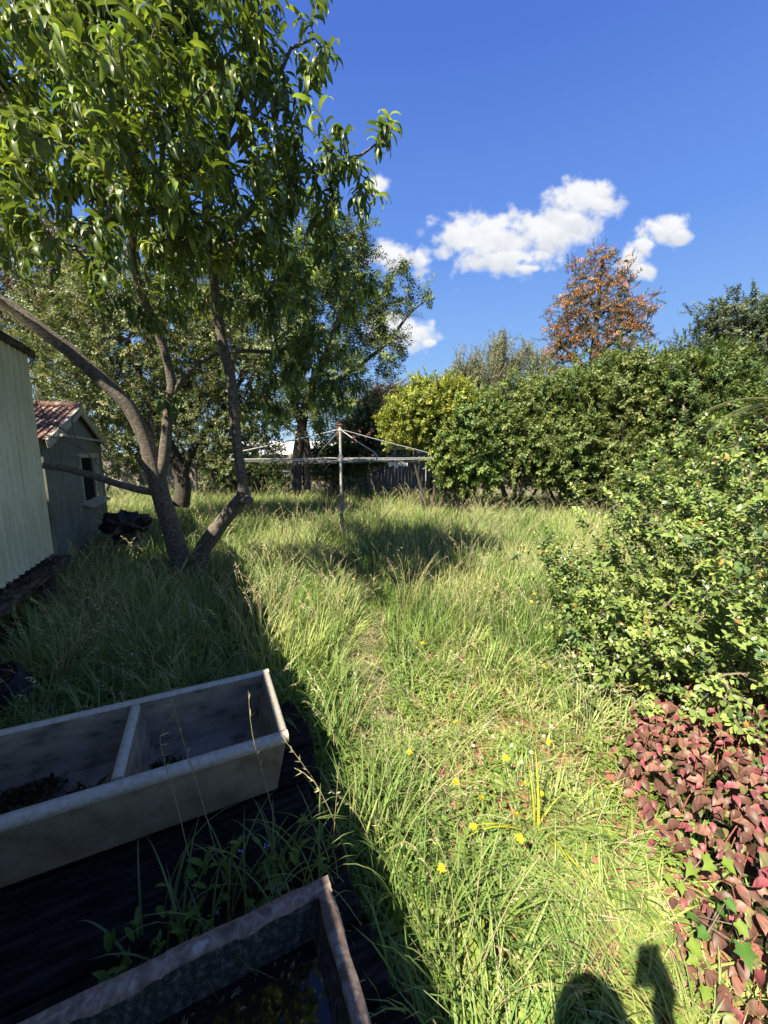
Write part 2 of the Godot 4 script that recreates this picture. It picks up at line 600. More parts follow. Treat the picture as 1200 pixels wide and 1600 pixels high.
func build_near_shed() -> void:
	var t := thing("shed", "tall pale cream corrugated steel shed raised on a dark timber bearer", "shed")
	t.transform = yard_frame(-1.5, 0, -5.05)
	# in the shed's frame: x toward +u, z toward the viewer; the long wall is the plane x = 0
	var face_out := Basis(Vector3(0, 0, -1), Vector3.UP, Vector3(1, 0, 0))
	var base := 0.60
	var top := 2.63
	var sh := sheet(0.74, base, top, top, 0.1233, 0.03)
	for k in 9:
		var o := put("wall_sheet", sh, mats["cream_steel"], t)
		o.transform = Transform3D(face_out, Vector3(0.002 * (k % 2), 0, 0.74 * (k + 1)))
	box_part("corner_flashing", Vector3(0.05, top - base, 0.012), Transform3D(Basis.IDENTITY, Vector3(0.0, (top + base) / 2, -0.008)), "cream_steel", t)
	box_part("side_wall", Vector3(0.05, top - base, 6.64), Transform3D(Basis.IDENTITY, Vector3(-0.04, (top + base) / 2, 3.33)), "cream_steel", t)
	box_part("rear_wall", Vector3(2.2, top - base, 0.05), Transform3D(Basis.IDENTITY, Vector3(-1.17, (top + base) / 2, 0.03)), "cream_steel", t)
	box_part("front_wall", Vector3(2.2, top - base, 0.05), Transform3D(Basis.IDENTITY, Vector3(-1.17, (top + base) / 2, 6.63)), "cream_steel", t)
	box_part("side_wall", Vector3(0.05, top - base, 6.55), Transform3D(Basis.IDENTITY, Vector3(-2.25, (top + base) / 2, 3.33)), "cream_steel", t)
	box_part("floor_deck", Vector3(2.22, 0.04, 6.6), Transform3D(Basis.IDENTITY, Vector3(-1.14, base - 0.03, 3.33)), "dark_timber", t)
	# roof rising away from the wall
	var slope := 0.12
	var rs := sheet(0.80, 0.0, 2.5, 2.5, 0.08, 0.02)
	for k in 9:
		var o := put("roof_sheet", rs, mats["cream_steel"], t)
		o.transform = Transform3D(Basis(Vector3(0, 0, -1), Vector3(-cos(slope), sin(slope), 0), Vector3(sin(slope), cos(slope), 0)), Vector3(0.036, top + 0.012, 0.78 * (k + 1) - 0.14))
	box_part("roof_edge", Vector3(0.03, 0.075, 6.9), Transform3D(Basis.IDENTITY, Vector3(0.036, top - 0.004, 3.3)), "dark_timber", t)
	# floor bearer that sticks out under the wall, on stumps
	box_part("bearer", Vector3(0.14, 0.075, 6.75), Transform3D(Basis.IDENTITY, Vector3(0.085, base - 0.075, 3.32)), "dark_timber", t, 0.012)
	box_part("bearer", Vector3(0.10, 0.09, 6.7), Transform3D(Basis.IDENTITY, Vector3(-0.06, base - 0.098, 3.33)), "dark_timber", t, 0.008)
	for k in 4:
		var s := Shape.new()
		s.tube(PackedVector3Array([Vector3(0, -0.05, 0), Vector3(0, base - 0.12, 0)]), PackedFloat32Array([0.09, 0.085]), 10, Color.WHITE, true, true)
		var o := put("stump", s.mesh(), mats["dark_timber"], t)
		o.position = Vector3(-0.03, 0, 0.15 + 2.1 * k)
		box_part("skirt_board", Vector3(0.025, 0.16, 2.0), Transform3D(Basis.IDENTITY, Vector3(-0.13, base - 0.25 - 0.004 * k, 1.2 + 2.05 * k - 0.6)), "black_timber", t)
	# leaf litter lying on the bearer
	var bit := Shape.new()
	bit.leaf(Vector3.ZERO, Vector3(0, 0, 1), Vector3.UP, 0.05, 0.02, 0.5, 0.3, 3, Color.WHITE)
	var tr: Array[Transform3D] = []
	var col := PackedColorArray()
	for k in 420:
		var p := Vector3(rnd(0.02, 0.14), base - 0.035 + rnd(0.0, 0.03), rnd(0.0, 6.2))
		tr.append(Transform3D(look_basis(Vector3(rnd(-1, 1), rnd(-0.5, 0.5), rnd(-1, 1)), Vector3.UP).scaled(Vector3.ONE * rnd(0.6, 1.6)), p))
		col.append(vary(Color(0.06, 0.045, 0.03), 0.7))
	var lit := scatter("leaf_litter", bit.mesh(), mats["dry_litter"], tr, col)
	lit.transform = t.transform
	tag(lit, "dark dead leaves lying along the ledge under the cream shed wall", "leaf litter", "", "stuff")

func build_gable_shed() -> void:
	var t := thing("garden_shed", "small grey green corrugated garden shed with rusty red gable roof", "shed")
	t.transform = yard_frame(-1.7, 0, -8.8)
	var w := 2.9
	var eave := 1.82
	var peak := 2.30
	var face_out := Basis(Vector3(0, 0, -1), Vector3.UP, Vector3(1, 0, 0))
	var height := func(z: float) -> float:
		return lerpf(eave, peak, 1.0 - absf(z - w / 2) / (w / 2))
	# z runs from the far corner (0) to the near corner (w); the window lies between z 0.33 and 1.57
	var z0 := 0.33
	var z1 := 1.50
	var wy0 := 0.86
	var wy1 := 1.58
	var cuts := [[w, 2.175, 0.02, -1.0], [2.175, z1, 0.02, -1.0], [z1, w / 2, wy1, -1.0], [w / 2, 0.9, wy1, -1.0], [0.9, z0, wy1, -1.0], [z0, 0.0, 0.02, -1.0], [z1, 0.9, 0.02, wy0], [0.9, z0, 0.02, wy0]]
	for q in cuts:
		var za: float = q[0]
		var zb: float = q[1]
		var ta: float = height.call(za)
		var tb: float = height.call(zb)
		if q[3] > 0.0:
			ta = q[3]
			tb = q[3]
		var o := put("wall_sheet", sheet(za - zb, q[2], ta, tb, 0.076, 0.017), mats["green_steel"], t)
		o.transform = Transform3D(face_out, Vector3(0, 0, za))
	var side := sheet(2.9, 0.02, eave, eave, 0.076, 0.017)
	var near := put("wall_sheet", side, mats["green_steel"], t)
	near.transform = Transform3D(Basis.IDENTITY, Vector3(-2.9, 0, w))
	box_part("side_wall", Vector3(2.9, eave - 0.02, 0.03), Transform3D(Basis.IDENTITY, Vector3(-1.46, eave / 2, w - 0.02)), "green_steel", t)
	box_part("side_wall", Vector3(2.9, eave - 0.02, 0.03), Transform3D(Basis.IDENTITY, Vector3(-1.46, eave / 2, 0.02)), "green_steel", t)
	box_part("rear_wall", Vector3(0.03, eave, w - 0.06), Transform3D(Basis.IDENTITY, Vector3(-2.88, eave / 2, w / 2)), "green_steel", t)
	box_part("corner_post", Vector3(0.04, eave - 0.02, 0.04), Transform3D(Basis.IDENTITY, Vector3(0.0, eave / 2, w + 0.026)), "green_steel", t)
	box_part("corner_post", Vector3(0.04, eave - 0.02, 0.04), Transform3D(Basis.IDENTITY, Vector3(0.0, eave / 2, -0.005)), "green_steel", t)
	# window
	var win := Node3D.new()
	win.name = "window"
	t.add_child(win)
	win.position = Vector3(0.012, 0, 0)
	box_part("frame", Vector3(0.05, wy1 - wy0, 0.05), Transform3D(Basis.IDENTITY, Vector3(0, (wy0 + wy1) / 2, z0 + 0.02)), "pale_trim", win)
	box_part("frame", Vector3(0.05, wy1 - wy0, 0.045), Transform3D(Basis.IDENTITY, Vector3(0, (wy0 + wy1) / 2, z1 - 0.02)), "pale_trim", win)
	box_part("frame", Vector3(0.06, 0.07, z1 - z0 + 0.06), Transform3D(Basis.IDENTITY, Vector3(0, wy1 + 0.02, (z0 + z1) / 2)), "pale_trim", win)
	box_part("mullion", Vector3(0.03, wy1 - wy0, 0.035), Transform3D(Basis.IDENTITY, Vector3(-0.01, (wy0 + wy1) / 2, z0 + 0.32)), "grey_timber", win)
	box_part("sill", Vector3(0.17, 0.035, z1 - z0 + 0.1), Transform3D(Basis(Vector3(0, 0, 1), -0.35), Vector3(0.05, wy0 - 0.02, (z0 + z1) / 2)), "pale_trim", win)
	box_part("pane", Vector3(0.006, wy1 - wy0 - 0.02, 0.27), Transform3D(Basis.IDENTITY, Vector3(-0.005, (wy0 + wy1) / 2, z0 + 0.175)), "glass", win, 0.0)
	# roof: two slopes of sheets running down from a ridge along x
	for sgn in [-1.0, 1.0]:
		var run := w / 2 + 0.12
		var drop := (peak - eave) / (w / 2)
		var down: Vector3 = Vector3(0, -drop, sgn).normalized()
		var out := Vector3(0, 1, drop * sgn).normalized()
		var length := run * sqrt(1.0 + drop * drop)
		for k in 4:
			var o := put("roof_sheet", sheet(0.78, 0.0, length, length, 0.076, 0.017), mats["rusty_steel"], t)
			var xx: Vector3 = Vector3(-1, 0, 0) * sgn
			var org := Vector3(0.08 - 0.76 * k, peak + 0.02, w / 2) + (Vector3(-0.78, 0, 0) if sgn < 0.0 else Vector3.ZERO)
			o.transform = Transform3D(Basis(xx, down, out), org)
		box_part("barge_board", Vector3(0.03, 0.11, length), Transform3D(look_basis(down, out), Vector3(0.095, peak - 0.03, w / 2) + down * length * 0.5), "pale_trim", t)
	var rc := Shape.new()
	rc.tube(PackedVector3Array([Vector3(0.1, peak + 0.03, w / 2), Vector3(-3.0, peak + 0.03, w / 2)]), PackedFloat32Array([0.06, 0.06]), 8, Color.WHITE, true, true)
	put("ridge_cap", rc.mesh(), mats["rusty_steel"], t)
	var rail := Shape.new()
	rail.tube(PackedVector3Array([Vector3(0.16, 1.86, w - 0.15), Vector3(0.16, 1.84, 0.4), Vector3(0.16, 1.84, -0.75)]), PackedFloat32Array([0.018, 0.018, 0.018]), 8, Color.WHITE, true, true)
	put("rail", rail.mesh(), mats["pale_trim"], t)
	for q in [w - 0.3, 0.5]:
		box_part("bracket", Vector3(0.16, 0.03, 0.03), Transform3D(Basis.IDENTITY, Vector3(0.08, 1.84, q)), "dull_iron", t)

func house(called: String, label: String, at: Vector3, turn: float, size: Vector3, rise: float, wall_mat: String, roof_mat: String, windows: int) -> void:
	var t := thing(called, label, "house", at)
	t.rotation.y = turn
	box_part("wall", size, Transform3D(Basis.IDENTITY, Vector3(0, size.y / 2, 0)), wall_mat, t, 0.01)
	for sgn in [-1.0, 1.0]:
		var run: float = size.z / 2 + 0.5
		var up := rise * run / (size.z / 2)
		var s := Shape.new()
		var sl := sqrt(run * run + up * up)
		var d := Vector3(0, -up, run * sgn) / sl
		var o := Vector3(0, run, up * sgn) / sl
		s.box(Transform3D(Basis(Vector3.RIGHT, o, Vector3.RIGHT.cross(o)), Vector3(0, size.y + rise, 0) + d * sl * 0.5 + o * 0.03), Vector3(size.x + 0.9, 0.07, sl), Color.WHITE, 0.01)
		put("roof", s.mesh(), mats[roof_mat], t)
	for sx in [-1.0, 1.0]:
		var gs := Shape.new()
		var x: float = sx * size.x * 0.5
		gs.face(PackedVector3Array([Vector3(x, size.y, -size.z / 2), Vector3(x, size.y, size.z / 2), Vector3(x, size.y + rise, 0)]), Color.WHITE, Vector3(sx, 0, 0))
		put("gable", gs.mesh(), mats[wall_mat], t)
	for k in windows:
		var x := lerpf(-size.x * 0.38, size.x * 0.38, (k + 0.5) / windows)
		var wn := box_part("window", Vector3(1.3, 1.15, 0.06), Transform3D(Basis.IDENTITY, Vector3(x, size.y * 0.58, size.z / 2 + 0.02)), "pale_trim", t)
		for q in 2:
			box_part("pane", Vector3(0.55, 0.95, 0.02), Transform3D(Basis.IDENTITY, Vector3(-0.3 + 0.6 * q, 0, 0.035)), "phone_black", wn, 0.0)

func build_far_houses() -> void:
	var a := at_depth(395, 690, 17.0)
	house("pale_roof_house", "low neighbouring building with pale white metal roof behind the garden trees", Vector3(a.x + 1.0, 0, -18.5), -0.12, Vector3(4.6, 1.6, 4.0), 0.5, "dark_timber", "white_roof", 3)
	var b := at_depth(610, 672, 22.0)
	house("tiled_house", "brick coloured tiled roof house beyond the grey paling fence", Vector3(b.x + 0.6, 0, -25.0), 0.1, Vector3(7.0, 2.3, 6.0), 1.2, "weatherboard", "tile_roof", 3)

func build_fence() -> void:
	var t := thing("paling_fence", "weathered grey timber paling fence behind the hedge and clothes line", "fence")
	var variants: Array[ArrayMesh] = []
	for k in 6:
		var s := Shape.new()
		var h := 1.55 + rnd(-0.05, 0.05)
		s.box(Transform3D(Basis(Vector3(0, 0, 1), rnd(-0.012, 0.012)), Vector3(0, h / 2 + 0.02, 0)), Vector3(0.125, h, 0.016), Color.WHITE, 0.004)
		variants.append(s.mesh())
	var posts := [Vector3(-11.0, 0, -15.2), Vector3(1.6, 0, -14.4), Vector3(5.4, 0, -12.9), Vector3(9.5, 0, -10.8), Vector3(12.5, 0, -8.2)]
	for q in posts.size() - 1:
		var p0: Vector3 = posts[q]
		var p1: Vector3 = posts[q + 1]
		var d := (p1 - p0).normalized()
		var length := p0.distance_to(p1)
		var b := Basis(d, Vector3.UP, d.cross(Vector3.UP))
		var k := 0.06
		while k < length - 0.05:
			var o := put("paling", variants[rng.randi() % 6], mats["grey_timber"], t)
			o.transform = Transform3D(b, p0 + d * k + b.z * rnd(0.0, 0.006) + Vector3(0, rnd(-0.03, 0.02), 0))
			k += 0.127
		for y in [0.4, 1.2]:
			box_part("rail", Vector3(length, 0.075, 0.04), Transform3D(b, p0 + d * length / 2 + Vector3(0, y, 0) - b.z * 0.035), "grey_timber", t)
		var pk := 0.0
		while pk <= length:
			box_part("post", Vector3(0.1, 1.5, 0.09), Transform3D(b, p0 + d * pk + Vector3(0, 0.74, 0) - b.z * 0.105), "grey_timber", t)
			pk += 2.4

# ------------------------------------------------------------------ wash troughs on sleepers
# local frame: x along the trough (0 at its right end, negative to the left), z toward the viewer, y = 0 at its foot
func trough_shell(length: float, width: float, high: float) -> ArrayMesh:
	var s := Shape.new()
	var tap := 0.045
	var o := [Vector3(0, high, 0), Vector3(-length, high, 0), Vector3(-length, high, width), Vector3(0, high, width)]
	var b := [Vector3(-tap, 0, tap), Vector3(-length + tap, 0, tap), Vector3(-length + tap, 0, width - tap), Vector3(-tap, 0, width - tap)]
	var mid := Vector3(-length / 2, 0, width / 2)
	for k in 4:
		var k2 := (k + 1) % 4
		s.face(PackedVector3Array([o[k], o[k2], b[k2], b[k]]), Color.WHITE, (o[k] + o[k2]) * 0.5 - mid - Vector3(0, high, 0))
	s.face(PackedVector3Array(b), Color.WHITE, Vector3.DOWN)
	return s.mesh()

func trough_lining(width: float, high: float, wall: float, cells: Array, floor_y: float) -> ArrayMesh:
	var s := Shape.new()
	for c in cells:
		var x0: float = c[0]
		var x1: float = c[1]
		var rings := []
		for q in [[high, 0.0], [floor_y + 0.05, 0.042], [floor_y + 0.016, 0.055], [floor_y, 0.09]]:
			var g: float = q[1]
			rings.append([Vector3(x0 - g, q[0], wall + g), Vector3(x1 + g, q[0], wall + g), Vector3(x1 + g, q[0], width - wall - g), Vector3(x0 - g, q[0], width - wall - g)])
		var inside := Vector3((x0 + x1) / 2, high + 0.5, width / 2)
		for r in 3:
			for k in 4:
				var k2 := (k + 1) % 4
				s.face(PackedVector3Array([rings[r][k], rings[r][k2], rings[r + 1][k2], rings[r + 1][k]]), Color.WHITE, inside - (rings[r][k] + rings[r][k2]) * 0.5)
		s.face(PackedVector3Array(rings[3]), Color.WHITE, Vector3.UP)
	return s.mesh()

# a rim bar whose top edge is worn and a little uneven
func rim_bar(a: Vector3, b: Vector3, wide: float, tall: float, wear: float) -> ArrayMesh:
	var s := Shape.new()
	var d := (b - a).normalized()
	var side := Vector3.UP.cross(d).normalized()
	var m := maxi(2, int(a.distance_to(b) / 0.05))
	var prof := [Vector2(-0.5, 0), Vector2(-0.5, 0.84), Vector2(-0.42, 0.96), Vector2(-0.2, 1.0), Vector2(0.2, 1.0), Vector2(0.42, 0.96), Vector2(0.5, 0.84), Vector2(0.5, 0)]
	for k in m + 1:
		var p := a.lerp(b, float(k) / m)
		for q in prof:
			var j := 1.0 + wear * lump.get_noise_3d(p.x * 14.0 + q.x * 5.0, p.z * 14.0, q.y * 9.0)
			s.vert(p + side * q.x * wide * j + Vector3(0, q.y * tall * (1.0 + 0.5 * (j - 1.0)), 0), (side * q.x * 1.3 + Vector3(0, q.y - 0.35, 0)).normalized(), Color.WHITE)
	for k in m:
		for q in 7:
			var o := k * 8 + q
			s.quad(o, o + 1, o + 9, o + 8)
	for e in 2:
		var ring := PackedVector3Array()
		for q in 8:
			ring.append(s.v[e * m * 8 + q])
		s.face(ring, Color.WHITE, -d if e == 0 else d)
	return s.mesh()

func add_rim(t: Node3D, length: float, width: float, high: float, wide: float, mat: String, wear: float, lip: float) -> void:
	var tall := 0.04
	var y := high - tall + 0.012
	var h := wide / 2 - lip
	var bars := [[Vector3(lip, y, h), Vector3(-length - lip, y, h)], [Vector3(lip, y, width - h), Vector3(-length - lip, y, width - h)],
		[Vector3(-h, y, wide - lip), Vector3(-h, y, width - wide + lip)], [Vector3(-length + h, y, wide - lip), Vector3(-length + h, y, width - wide + lip)]]
	for b in bars:
		put("rim", rim_bar(b[0], b[1], wide, tall, wear), mats[mat], t)

func build_troughs() -> void:
	# blackened sleepers side by side
	var plat := thing("sleeper_platform", "blackened old timber sleepers laid flat under the wash troughs", "platform")
	plat.transform = yard_frame(0, 0, 0)
	var n := -2.2
	var k := 0
	while n < -0.2:
		var w := 0.205 + rnd(-0.012, 0.012)
		var left := -1.38
		var right := 0.40 + rnd(-0.12, 0.05)
		var drop := rnd(-0.012, 0.008)
		var s := Shape.new()
		s.box(Transform3D(Basis(Vector3.UP, rnd(-0.006, 0.006)), Vector3((left + right) / 2, 0.075 + drop, n + w / 2)), Vector3(right - left, 0.17, w - 0.014), Color.WHITE, 0.014)
		put("sleeper", s.mesh(), mats["black_timber"], plat)
		n += w
		k += 1
	# double concrete wash trough
	var t := thing("double_wash_trough", "grey concrete double wash trough with centre divider, empty and stained", "trough")
	t.transform = yard_frame(0.255, 0.172, -2.07)
	var length := 1.235
	var width := 0.55
	var high := 0.278
	var cells := [[-0.03, -0.601], [-0.634, -1.205]]
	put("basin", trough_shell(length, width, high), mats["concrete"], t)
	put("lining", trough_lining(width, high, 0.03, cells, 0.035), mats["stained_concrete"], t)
	add_rim(t, length, width, high, 0.036, "rim_concrete", 0.025, 0.006)
	put("divider", rim_bar(Vector3(-0.6175, high - 0.03, 0.048), Vector3(-0.6175, high - 0.03, width - 0.048), 0.038, 0.036, 0.02), mats["rim_concrete"], t)
	# sludge and dead leaves in its corners
	var heap := Shape.new()
	for q in 40:
		heap.leaf(Vector3(rnd(-0.07, 0.07), rnd(0, 0.02), rnd(-0.06, 0.06)), Vector3(rnd(-1, 1), rnd(-0.3, 0.6), rnd(-1, 1)), Vector3.UP, rnd(0.03, 0.07), rnd(0.008, 0.02), rnd(-0.8, 0.8), 0.3, 3, vary(Color(0.05, 0.035, 0.022), 0.6))
	var heap_mesh := heap.mesh()
	var tr: Array[Transform3D] = []
	var col := PackedColorArray()
	for q in 46:
		var spots := [Vector3(-0.50, 0.045, 0.30), Vector3(-0.54, 0.05, 0.4), Vector3(-0.76, 0.045, 0.32), Vector3(-0.84, 0.045, 0.40), Vector3(-1.0, 0.04, 0.16)]
		var p: Vector3 = spots[q % 5] + Vector3(rnd(-0.07, 0.05), rnd(0, 0.012), rnd(-0.08, 0.04))
		tr.append(Transform3D(Basis(Vector3.UP, rnd(0, TAU)).scaled(Vector3(1, 0.6, 1) * rnd(0.5, 1.0)), p))
		col.append(vary(Color(0.9, 0.85, 0.7), 0.5))
	var lit := scatter("dead_leaves", heap_mesh, mats["dry_litter"], tr, col)
	lit.transform = t.transform
	tag(lit, "dark rotting leaves in the bottom of the double wash trough", "dead leaves", "", "stuff")

	# the second trough, full of black water
	var u := thing("water_trough", "old concrete trough with flaking red and white rim holding dark water", "trough")
	u.transform = yard_frame(0.245, 0.172, -0.905)
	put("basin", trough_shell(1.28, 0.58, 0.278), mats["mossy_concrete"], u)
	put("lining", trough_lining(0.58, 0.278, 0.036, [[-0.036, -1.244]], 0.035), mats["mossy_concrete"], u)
	add_rim(u, 1.28, 0.58, 0.278, 0.04, "flaked_rim", 0.35, 0.004)
	var ws := Shape.new()
	for a in 25:
		for b in 13:
			var p := Vector3(-0.05 - 1.18 * a / 24.0, 0.185, 0.05 + 0.48 * b / 12.0)
			p.y += 0.0012 * lump.get_noise_2d(p.x * 9.0, p.z * 9.0)
			ws.vert(p, Vector3(0.012 * lump.get_noise_2d(p.x * 9.0 + 5.0, p.z * 9.0), 1, 0.012 * lump.get_noise_2d(p.x * 9.0, p.z * 9.0 + 8.0)).normalized(), Color.WHITE)
	for a in 24:
		for b in 12:
			var o := a * 13 + b
			ws.quad(o, o + 1, o + 14, o + 13)
	put("water", ws.mesh(), mats["dark_water"], u)
	# scraps floating on the water
	var bit := Shape.new()
	bit.leaf(Vector3.ZERO, Vector3(0, 0, 1), Vector3.UP, 0.03, 0.009, 0.3, 0.1, 3, Color.WHITE)
	tr = []
	col = PackedColorArray()
	for q in 330:
		var p := Vector3(rnd(-0.08, -1.2), 0.1875, 0.07 + 0.44 * pow(rnd(0, 1), 1.7))
		tr.append(Transform3D(Basis(Vector3.UP, rnd(0, TAU)).scaled(Vector3.ONE * rnd(0.25, 1.0)), p))
		col.append(vary(Color(0.10, 0.10, 0.045), 0.8, 0.2))
	lit = scatter("floating_scraps", bit.mesh(), mats["dry_litter"], tr, col)
	lit.transform = u.transform
	tag(lit, "small dead leaf scraps floating on the black water", "leaf scraps", "", "stuff")

# ------------------------------------------------------------------ rotary clothes line
func pipe(pts: Array, r: float, sides := 8) -> ArrayMesh:
	var s := Shape.new()
	var p := PackedVector3Array(pts)
	var rad := PackedFloat32Array()
	for k in p.size():
		rad.append(r)
	s.tube(p, rad, sides, Color.WHITE, true, true)
	return s.mesh()

func build_clothes_line() -> void:
	var foot := at_depth(533, 760, 7.2)
	foot.y = 0.0
	var t := thing("rotary_clothes_line", "galvanised rotary clothes line on a centre post in the long grass", "clothes line", foot)
	t.rotation.y = 0.38
	var arm_y := 1.54
	var top_y := 2.08
	put("post", pipe([Vector3(0, -0.1, 0), Vector3(0, 0.78, 0)], 0.034, 12), mats["dull_iron"], t)
	put("inner_post", pipe([Vector3(0, 0.7, 0), Vector3(0, top_y, 0)], 0.025, 12), mats["galvanised"], t)
	var wind := put("winder_box", pipe([Vector3(0, 0.60, 0), Vector3(0, 0.64, 0), Vector3(0, 0.70, 0), Vector3(0, 0.80, 0), Vector3(0, 0.90, 0)], 0.05, 10), mats["dull_iron"], t)
	var wb := Shape.new()
	wb.tube(PackedVector3Array([Vector3(0, 0.57, 0), Vector3(0, 0.60, 0), Vector3(0, 0.68, 0), Vector3(0, 0.75, 0), Vector3(0, 0.86, 0)]), PackedFloat32Array([0.04, 0.068, 0.075, 0.055, 0.036]), 12, Color.WHITE, true, true)
	wind.mesh = wb.mesh()
	put("crank_handle", pipe([Vector3(0.05, 0.66, 0.02), Vector3(0.17, 0.66, 0.03), Vector3(0.19, 0.64, 0.03), Vector3(0.2, 0.52, 0.03)], 0.010), mats["dull_iron"], t)
	var hub := Shape.new()
	hub.tube(PackedVector3Array([Vector3(0, arm_y - 0.06, 0), Vector3(0, arm_y - 0.04, 0), Vector3(0, arm_y + 0.05, 0), Vector3(0, arm_y + 0.07, 0)]), PackedFloat32Array([0.03, 0.045, 0.045, 0.03]), 12, Color.WHITE, true, true)
	put("hub", hub.mesh(), mats["galvanised"], t)
	var cap := Shape.new()
	cap.tube(PackedVector3Array([Vector3(0, top_y - 0.05, 0), Vector3(0, top_y, 0), Vector3(0, top_y + 0.03, 0)]), PackedFloat32Array([0.034, 0.04, 0.015]), 12, Color.WHITE, true, true)
	put("top_cap", cap.mesh(), mats["galvanised"], t)
	var span := 1.95
	for k in 4:
		var a := k * PI / 2
		var d := Vector3(cos(a), 0, sin(a))
		put("arm", pipe([Vector3(0, arm_y, 0) + d * 0.03, Vector3(0, arm_y - 0.008, 0) + d * span], 0.012), mats["galvanised"], t)
		put("brace", pipe([Vector3(0, top_y - 0.02, 0) + d * 0.03, Vector3(0, arm_y + 0.32, 0) + d * 0.85, Vector3(0, arm_y + 0.115, 0) + d * (span - 0.18), Vector3(0, arm_y + 0.07, 0) + d * (span - 0.07), Vector3(0, arm_y - 0.008, 0) + d * (span - 0.05)], 0.0105), mats["galvanised"], t)
	for q in 6:
		var r := span * (1.0 - 0.135 * q) - 0.02
		for k in 4:
			var a := k * PI / 2
			var p0 := Vector3(cos(a), 0, sin(a)) * r
			var p1 := Vector3(cos(a + PI / 2), 0, sin(a + PI / 2)) * r
			var pts := []
			for j in 9:
				var f := j / 8.0
				pts.append(p0.lerp(p1, f) + Vector3(0, arm_y - 0.015 - 0.04 * (1.0 - 0.1 * q) * 4.0 * f * (1.0 - f), 0))
			put("line_wire", pipe(pts, 0.0018, 4), mats["galvanised"], t)
	# a strip of white rag on the near wire
	var rag := Shape.new()
	var h := at_depth(622, 725, 6.15)
	var along := Vector3(0.78, 0, -0.62).normalized()
	for k in 10:
		var p := h + along * (k * 0.045 - 0.2) + Vector3(0, 0.012 * sin(k * 1.3), 0.01 * cos(k * 1.7))
		rag.vert(p + Vector3(0, 0.025, 0), Vector3(0, 0.2, 1).normalized(), Color.WHITE)
		rag.vert(p - Vector3(0, 0.04 + 0.02 * sin(k * 2.1), -0.01), Vector3(0, -0.1, 1).normalized(), Color.WHITE)
	for k in 9:
		rag.quad(k * 2, k * 2 + 1, k * 2 + 3, k * 2 + 2)
	var rg := put("rag", rag.mesh(), mats["clover_white"])
	tag(rg, "narrow strip of white rag hanging on the clothes line wire", "rag")

# ------------------------------------------------------------------ odds and ends
func lumpy(size: Vector3, amount: float, freq: float, seed_shift: float, flat_base := 0.0) -> ArrayMesh:
	var s := Shape.new()
	var rows := 22
	var cols := 34
	var pts := PackedVector3Array()
	for a in rows + 1:
		for b in cols:
			var e := PI * a / rows - PI / 2
			var az := TAU * b / cols
			var d := Vector3(cos(e) * cos(az), sin(e), cos(e) * sin(az))
			var k := 1.0 + amount * lump.get_noise_3d(d.x * freq + seed_shift, d.y * freq * 0.6, d.z * freq) + amount * 0.6 * absf(lump.get_noise_3d(d.x * freq * 2.6, d.y * freq + seed_shift, d.z * freq * 2.6))
			var p := d * size * k
			p.y = maxf(p.y, -size.y * (1.0 - flat_base))
			pts.append(p)
	for a in rows + 1:
		for b in cols:
			var p := pts[a * cols + b]
			var du := pts[a * cols + (b + 1) % cols] - pts[a * cols + (b + cols - 1) % cols]
			var dv := pts[mini(a + 1, rows) * cols + b] - pts[maxi(a - 1, 0) * cols + b]
			var nn := dv.cross(du)
			nn = p.normalized() if nn.length() < 1e-6 else nn.normalized()
			if nn.dot(p) < 0.0:
				nn = -nn
			s.vert(p, nn, Color.WHITE)
	for a in rows:
		for b in cols:
			var o := a * cols + b
			var o2 := a * cols + (b + 1) % cols
			s.quad(o, o2, o2 + cols, o + cols)
	return s.mesh()

func build_barbecue() -> void:
	var c := at_depth(196, 822, 5.6)
	var t := thing("covered_barbecue", "black plastic covered barbecue on a thin metal frame beside the garden shed", "barbecue", Vector3(c.x, 0, c.z))
	t.rotation.y = 0.3
	var cv := put("cover", lumpy(Vector3(0.27, 0.17, 0.22), 0.5, 2.0, 4.0, 0.2), mats["black_cover"], t)
	cv.position = Vector3(0, c.y + 0.03, 0)
	var sp := put("cover_flap", lumpy(Vector3(0.12, 0.05, 0.1), 0.7, 2.4, 9.0, 0.2), mats["black_cover"], t)
	sp.position = Vector3(0.26, c.y + 0.06, 0.02)
	put("firebox", pipe([Vector3(0, c.y - 0.22, 0), Vector3(0, c.y - 0.08, 0)], 0.2, 16), mats["black_cover"], t)
	for sx in [-1.0, 1.0]:
		for sz in [-1.0, 1.0]:
			put("leg", pipe([Vector3(sx * 0.25, -0.02, sz * 0.18), Vector3(sx * 0.19, c.y - 0.05, sz * 0.13)], 0.012), mats["dull_iron"], t)
	for sz in [-1.0, 1.0]:
		put("rail", pipe([Vector3(-0.36, c.y - 0.26, sz * 0.165), Vector3(0.3, c.y - 0.26, sz * 0.165)], 0.010), mats["galvanised"], t)
	put("shelf", pipe([Vector3(-0.24, c.y - 0.28, 0), Vector3(0.24, c.y - 0.28, 0)], 0.02), mats["dull_iron"], t)

